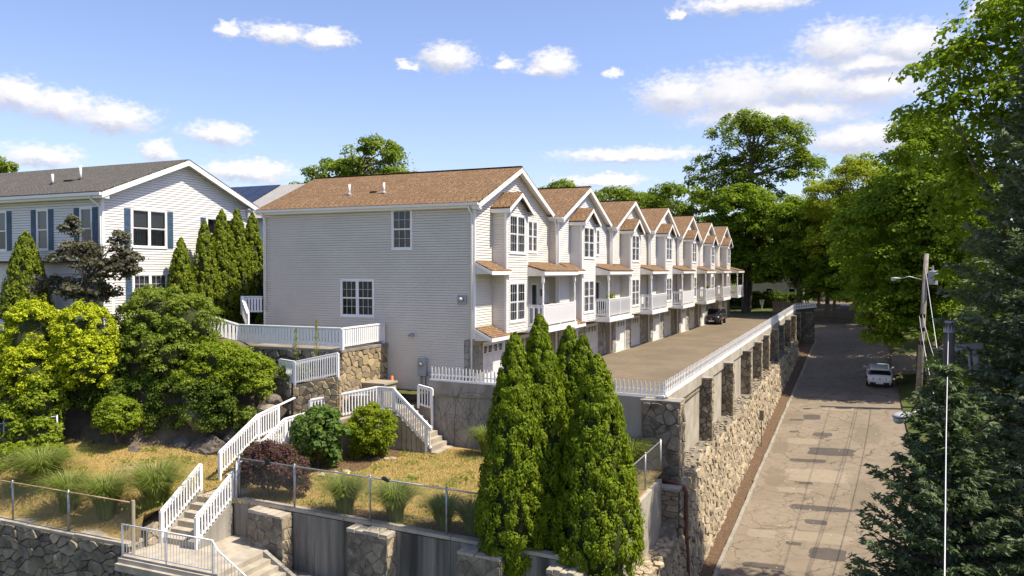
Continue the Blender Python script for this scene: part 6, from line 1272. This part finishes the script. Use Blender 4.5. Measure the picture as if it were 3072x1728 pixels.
# ---------------------------------------------------------------- poles, wires, lamps
p1 = thing('utility_pole', 'weathered wooden utility pole with a grey transformer can beside the maple', 'utility pole', (19.7, 27.3, -3.8))
MB().tube([(19.68, 27.2, -4.4), (19.9, 27.4, 0), (20.17, 27.8, 6.67)], [.21, .19, .15], 12).build('pole', MT['wood_grey'], p1, smooth=True)
q = MB().tube([(20.56, 27.5, 4.6), (20.56, 27.5, 5.48), (20.56, 27.5, 5.53)], [.29, .29, .23], 16).build('transformer', MT['metal_grey'], p1, smooth=False); MB().tube([(20.53, 27.4, 5.5), (20.53, 27.4, 5.88)], [.08, .05], 8).build('bushing', MT['metal_grey'], q)
MB().beam((20.05, 27.6, 5.0), (20.4, 27.55, 5.0), .09, .13).build('bracket', MT['galv'], p1)
for z in (2.5, 1.6, .7): MB().box(19.72, 20.1, 27.1, 27.32, z-.12, z+.12).build('cable_clamp', MT['black'], p1)
def cobra(label, head, arm):
    T = thing('street_lamp', label, 'street lamp', arm); h = Vector(head); a = Vector(arm); d = (a-h).normalized()
    MB().tube([a, a.lerp(h, .5)+Vector((0, 0, .2)), h+d*.25], [.03, .028, .025], 8).build('arm', MT['galv'], T, smooth=True)
    mb = MB(); mb.sph((0, 0, 0), 1, 14, 8); R3 = Matrix(((d.x, -d.y, 0), (d.y, d.x, 0), (0, 0, 1)))
    mb.v = [tuple(h+R3 @ Vector((p[0]*.34+.05, p[1]*(.15-.05*p[0]), p[2]*.085+.03))) for p in mb.v]; mb.build('lamp_head', MT['metal_grey'], T, smooth=True)
    mb = MB(); mb.sph((0, 0, 0), 1, 12, 7); mb.v = [tuple(h+R3 @ Vector((p[0]*.19-.09, p[1]*.12, p[2]*.10-.05))) for p in mb.v]; mb.build('lens', mat('lamp lens', (.45, .47, .42), rough=.2), T, smooth=True)
cobra('small cobra-head street lamp on a thin arm left of the transformer pole', (18.25, 27.0, 4.98), (20.0, 27.6, 4.9))
cobra('large cobra-head street lamp hanging over the road before the spruce', (16.75, -11.9, 2.18), (18.0, -9.6, 2.0))
p2 = thing('utility_pole', 'near utility pole with a grey cross-arm, mostly hidden among the spruces', 'utility pole', (17.98, -9.0, -7.9))
MB().tube([(17.98, -9.0, -8.2), (17.98, -9.0, 4.2)], [.2, .13], 12).build('pole', MT['bark'], p2, smooth=True); MB().tube([(17.98, -9.0, 3.95), (17.98, -9.0, 4.24)], [.14, .12], 10).build('pole_cap', MT['metal_grey'], p2)
MB().beam((17.98, -9.05, 3.55), (18.75, -8.7, 3.62), .12, .14).build('cross_arm', MT['metal_grey'], p2)
MB().tube([(18.55, -8.85, 3.5), (18.6, -8.85, 3.32), (18.62, -8.85, 3.0)], [.05, .085, .075], 10).build('insulator', MT['metal_grey'], p2, smooth=True); MB().tube([(18.42, -8.9, 3.5), (18.47, -8.9, 3.0)], .03, 8).build('insulator', MT['metal_grey'], p2)
MT['cable'] = mat('pale cable', (.60, .60, .60), rough=.4); MT['cable_dark'] = mat('dark cable', (.05, .05, .05), rough=.6)
def wire(label, pts, r, m, sag=0.):
    P = [Vector(p) for p in pts]; out = []
    for a, b in zip(P, P[1:]):
        for k in range(10): t = k/10; out.append(a.lerp(b, t)-Vector((0, 0, sag*4*t*(1-t))))
    out.append(P[-1]); MB().tube(out, r, 6).build('cable', m, None, loc=tuple(P[0]), smooth=True, label=label, cat='cable', group='overhead cables')
wire('bright cable running straight toward the viewer from the near cross-arm', [(17.95, -9.1, 4.0), (17.15, -17.2, 2.85), (16.71, -21.8, 2.04), (16.0, -29, .5)], .008, MT['cable'])
wire('thin dark-blue cable hanging right of the bright one among the spruces', [(20.6, -7, 3.4), (19.6, -13, 2.6), (18.0, -22, .6), (17.2, -27, -.6)], .005, MT['cable'])
wire('pale cable dipping from the transformer pole to the near cross-arm', [(20.1, 27.7, 5.75), (18.66, 2.0, 2.5), (17.95, -9.0, 3.75)], .014, MT['cable'])
wire('twisted cable below the dipping one', [(19.95, 27.4, 2.6), (18.78, -.2, 1.25), (18.2, -9.0, 1.0)], .013, MT['cable'], .3)
wire('leftmost pale cable below the transformer pole', [(19.75, 27.2, 2.5), (18.54, 1.9, .86), (18.1, -9.0, .3)], .013, MT['cable'], .2)
wire('dark telephone cable along the right of the road', [(19.8, 27.3, 1.0), (18.3, -9.0, -.4)], .016, MT['cable_dark'], .5)
# road sign on a post by the mulch strip
sg = thing('road_sign', 'small brown-backed road sign on a thin post at the foot of the rubble wall', 'sign', (10.72, 17.0, rz(10.7, 17)))
MB().box(10.70, 10.75, 16.98, 17.03, rz(10.7, 17)-.2, rz(10.7, 17)+2.3).build('post', MT['wood_grey'], sg); MB().box(10.60, 10.85, 16.95, 16.975, rz(10.7, 17)+1.75, rz(10.7, 17)+2.35).build('panel', mat('sign back', (.20, .17, .14), rough=.6), sg)
# signs at the far end of the driveway
def sign(label, base, h, w, hh, taper=0.):
    T = thing('sign', label, 'sign', base); x, y, z = base
    MB().box(x-.09, x+.09, y, y+.12, z-.2, z+h).build('post', MT['paint'], T); MB().hexa([(x-w/2+taper, y-.04, z+h-.05), (x+w/2-taper, y-.04, z+h-.05), (x+w/2-taper, y, z+h-.05), (x-w/2+taper, y, z+h-.05)], [(x-w/2, y-.04, z+h+hh), (x+w/2, y-.04, z+h+hh), (x+w/2, y, z+h+hh), (x-w/2, y, z+h+hh)]).build('panel', MT['paint'], T)
    return T
s_ = sign('white tapered sign on a post under the dark trees, left of two', (4.0, 82.0, -.0), .85, .62, .62, .09); MB().box(3.9, 4.1, 81.93, 81.955, 1.2, 1.34).build('emblem', mat('green ink', (.03, .14, .07), rough=.6), s_)
sign('narrow greyish sign on a post near the end of the picket fence, right of two', (7.6, 72.0, .0), .8, .4, .62)
T = thing('notice_board', 'white notice board with a dark line on the wooden fence at the road end', 'sign', (14.8, 62.6, 1.2)); MB().box(14.3, 15.3, 62.5, 62.56, 1.25, 1.85).build('panel', MT['paint'], T); MB().box(14.45, 15.15, 62.485, 62.498, 1.33, 1.38).build('line', MT['black'], T)
# stockade fence across the road end
sf = thing('wooden_fence', 'dark weathered stockade fence closing the far end of the road', 'fence', (12, 63, 0))
bm = MB().prism([(-.06, 0, 0), (.06, 0, 0), (.06, 0, 1.9), (0, 0, 2.0), (-.06, 0, 1.9)], [(-.06, .025, 0), (.06, .025, 0), (.06, .025, 1.9), (0, .025, 2.0), (-.06, .025, 1.9)]).mesh('board', mat('fence board', (.085, .068, .052), (.14, .115, .09), rough=.9, scale=3))
for k in range(74): inst('board', bm, sf, (7.2+k*.135, 63-.03*k, .12-.006*k+R.uniform(-.03, .03)))
for z in (.5, 1.5): MB().beam((7.2, 63.1, z+.1), (17.1, 60.9, z-.35), .05, .1).build('rail', MT['wood_grey'], sf)
# houses glimpsed beyond the trees
def farhouse(label, x0, x1, y, z0, h, wallm, roofm):
    T = thing('house', label, 'house', ((x0+x1)/2, y, z0)); w = Wall((x0, y, 0), (1, 0, 0), (0, -1, 0))
    MB().box(x0, x1, y, y+8, z0-2, z0+h).build('wall', wallm, T); slope_roof(T, 'roof', roofm, (y-.4, z0+h-.1), (y+4, z0+h+2.2), x0-.3, x1+.3); slope_roof(T, 'roof', roofm, (y+8.4, z0+h-.1), (y+4, z0+h+2.2), x0-.3, x1+.3)
    for k in range(3):
        u = (x1-x0)*(k+.5)/3
        for zz in (z0+.9, z0+3.6):
            if zz+1.3 < z0+h: q = MB(); w.box(q, u-.55, u+.55, zz, zz+1.3, .0, .04); f = q.build('window', MT['trim'], T); q = MB(); w.box(q, u-.47, u+.47, zz+.08, zz+1.22, .03, .05); q.build('pane', MT['car_glass'], f)
    return T
fh = farhouse('tan house with a wooden stair glimpsed under the far trees', -3, 8, 108, .4, 5.4, mat('tan render', (.42, .36, .28), (.36, .31, .24), scale=1), MT['shingle_grey'])
for k in range(8): MB().box(3+k*.35, 3.35+k*.35, 106.4, 107.4, .6+k*.3, .68+k*.3).build('stair_tread', MT['wood_grey'], fh)
farhouse('pale house glimpsed behind the stockade fence', 9.5, 19, 112, 1.0, 5.2, mat('pale render', (.50, .46, .40), (.44, .40, .34), scale=1), MT['shingle_grey'])
fl = thing('rail_fence', 'low wooden rail fence before the tan house', 'fence', (3, 101, .4))
for k in range(7): MB().box(-3+k*2, -2.85+k*2, 101, 101.15, .1, 1.7).build('post', MT['wood_grey'], fl)
for z in (.8, 1.5): MB().box(-3, 9.2, 101.02, 101.1, z, z+.14).build('rail', MT['wood_grey'], fl)
sd_ = thing('garage', 'pale windowless garage wall behind the low maple on the right', 'garage', (22.8, 33.5, -3)); MB().box(21.0, 25.5, 33, 38, -4, -.6).build('wall', mat('grey render', (.45, .44, .42), (.38, .37, .35), scale=1), sd_); MB().box(20.7, 25.8, 32.7, 38.3, -.6, -.4).build('roof', MT['shingle_grey'], sd_)
# ---------------------------------------------------------------- small things
tb = thing('transformer_box', 'beige metal utility cabinet standing on the platform by the grey wall', 'utility box', (-4.0, -1.7, -.55))
MB().prism([(-4.65, -2.2, -.5), (-3.4, -2.2, -.5), (-3.4, -1.1, -.5), (-4.65, -1.1, -.5)], [(-4.6, -2.14, .42), (-3.45, -2.14, .42), (-3.45, -1.14, .42), (-4.6, -1.14, .42)]).build('cabinet', MT['beige'], tb); MB().box(-4.68, -3.37, -2.22, -1.08, .42, .50).build('lid', MT['beige'], tb); MB().box(-3.62, -3.5, -2.175, -2.16, .0, .30).build('warning_label', MT['orange'], tb); MB().box(-4.72, -3.33, -2.26, -1.04, -.56, -.5).build('pad', MT['concrete'], tb)
T = thing('traffic_cone', 'orange cone with a white band behind the beige utility cabinet', 'cone', (-4.05, -.5, -.55)); MB().tube([(-4.05, -.5, -.5), (-4.05, -.5, .62)], [.16, .05], 14).build('cone', MT['orange'], T, smooth=True); MB().tube([(-4.05, -.5, .2), (-4.05, -.5, .36)], [.108, .086], 14).build('band', MT['white_plastic'], T); MB().box(-4.24, -3.86, -.69, -.31, -.55, -.5).build('base', MT['orange'], T)
T = thing('round_table', 'round grey table half hidden behind the ramp railing', 'table', (-3.9, -3.0, -.6)); MB().tube([(-4.2, -2.95, .02), (-4.2, -2.95, .06)], .42, 20).build('table_top', MT['metal_grey'], T); MB().tube([(-4.2, -2.95, -.7), (-4.2, -2.95, .02)], .04, 8).build('leg', MT['metal_grey'], T)
MB().sph((-2.0, -6.9, lz(-2.0, -6.9)+.06), .06, 10, 6).build('ball', mat('yellow felt', (.75, .72, .03), rough=.9), None, loc=(-2.0, -6.9, lz(-2, -6.9)), smooth=True, label='small yellow ball lying by the shrub bed', cat='ball')
mb = MB()
for k in range(9): mb.sph((2.47+R.uniform(-.12, .12), fy(2.47)+.12+R.uniform(-.03, .03), -.92+R.uniform(-.05, .04)), (.09, .05, .04), 7, 5)
mb.build('rag', MT['black'], None, loc=(2.47, fy(2.47)+.12, -.95), smooth=True, label='crumpled black cloth hanging on the front chain-link top rail', cat='cloth')
MB().box(-2.46, -2.28, fy(-2.4)+.06, fy(-2.4)+.16, -1.02, -.84).build('fence_tag', MT['black'], None, loc=(-2.37, fy(-2.4), -1), label='small black box clipped to the front fence near the purple shrub', cat='box')
# balcony things
def chair(label, x, y, z):
    T = thing('chair', label, 'chair', (x, y, z), 'white chairs on the third balcony'); m = MT['white_plastic']
    MB().box(x-.25, x+.25, y-.25, y+.25, z+.38, z+.43).build('seat', m, T); pr = [(-.27, .4), (.27, .4), (.29, .95), (.2, 1.08), (0, 1.13), (-.2, 1.08), (-.29, .95)]
    MB().prism([(x+.26, y+a, z+b) for a, b in pr], [(x+.30, y+a, z+b) for a, b in pr]).build('backrest', m, T)
    for a in (-.22, .22):
        for b in (-.22, .22): MB().box(x+a-.025, x+a+.025, y+b-.025, y+b+.025, z, z+.38).build('leg', m, T)
chair('left of two round-backed white chairs on the third balcony', XI[2]+.5, 18.8+5.0, 2.74); chair('right of two round-backed white chairs on the third balcony', XI[2]+.7, 18.8+7.6, 2.74)
def pot(label, x, y, z, s=.3):
    T = thing('potted_plant', label, 'plant', (x, y, z)); MB().tube([(x, y, z), (x, y, z+.2)], [.08, .11], 12).build('pot', MT['brown_pipe'], T)
    n = 240; p = np.array([x, y, z+.33])+unit(n)*np.array([s, s, s*.8])*rng.random((n, 1))**.4; npmesh('leaves', cards(p, unit(n)+np.array([0, 0, .6]), np.full(n, .10)), 4, LF['lime'], np.repeat(rng.random(n), 4), parent=T, base=(x, y, z))
pot('small potted plant on the fifth balcony rail', XI[4]+1.4, 37.6+6.4, 3.66, .2)
def patio(label, x, y, z):
    T = thing('patio_chair', label, 'chair', (x, y, z)); m = MT['black']
    MB().box(x-.24, x+.24, y-.24, y+.24, z+.4, z+.44).build('seat', m, T); MB().box(x-.24, x+.24, y+.22, y+.26, z+.44, z+.95).build('backrest', m, T)
    for a in (-.22, .22):
        for b in (-.22, .22): MB().box(x+a-.02, x+a+.02, y+b-.02, y+b+.02, z, z+.4).build('leg', m, T)
patio('dark patio chair on the second balcony', XI[1]+.8, 9.4+5.3, 2.74); patio('dark patio chair on the fourth balcony', XI[3]+.8, 28.2+5.4, 2.74)
pot('bright green potted plant on the second balcony rail', XI[1]+1.35, 9.4+5.6, 3.66)
T = thing('table', 'dark table with folded cloths on the nearest balcony', 'table', (.8, 7.6, 2.74)); MB().box(.4, 1.2, 6.9, 8.6, 3.68, 3.74).build('table_top', MT['black'], T)
for a in (.45, 1.12):
    for b in (6.98, 8.5): MB().box(a, a+.05, b, b+.05, 2.74, 3.68).build('leg', MT['black'], T)
mb = MB()
for k in range(14): mb.sph((R.uniform(.5, 1.1), R.uniform(7.0, 8.4), 3.76), (.12, .14, .04), 8, 4, R.random())
mb.build('cloth_pile', MT['drape'], None, loc=(.8, 7.6, 3.74), smooth=True, label='crumpled cloths on the dark balcony table', cat='cloth')
T = thing('wall_lamp', 'square dark wall lamp beside the nearest balcony door', 'lamp', (0, 8.2, 4.3)); MB().box(.02, .10, 8.1, 8.4, 4.15, 4.5).build('lamp_box', MT['black'], T)
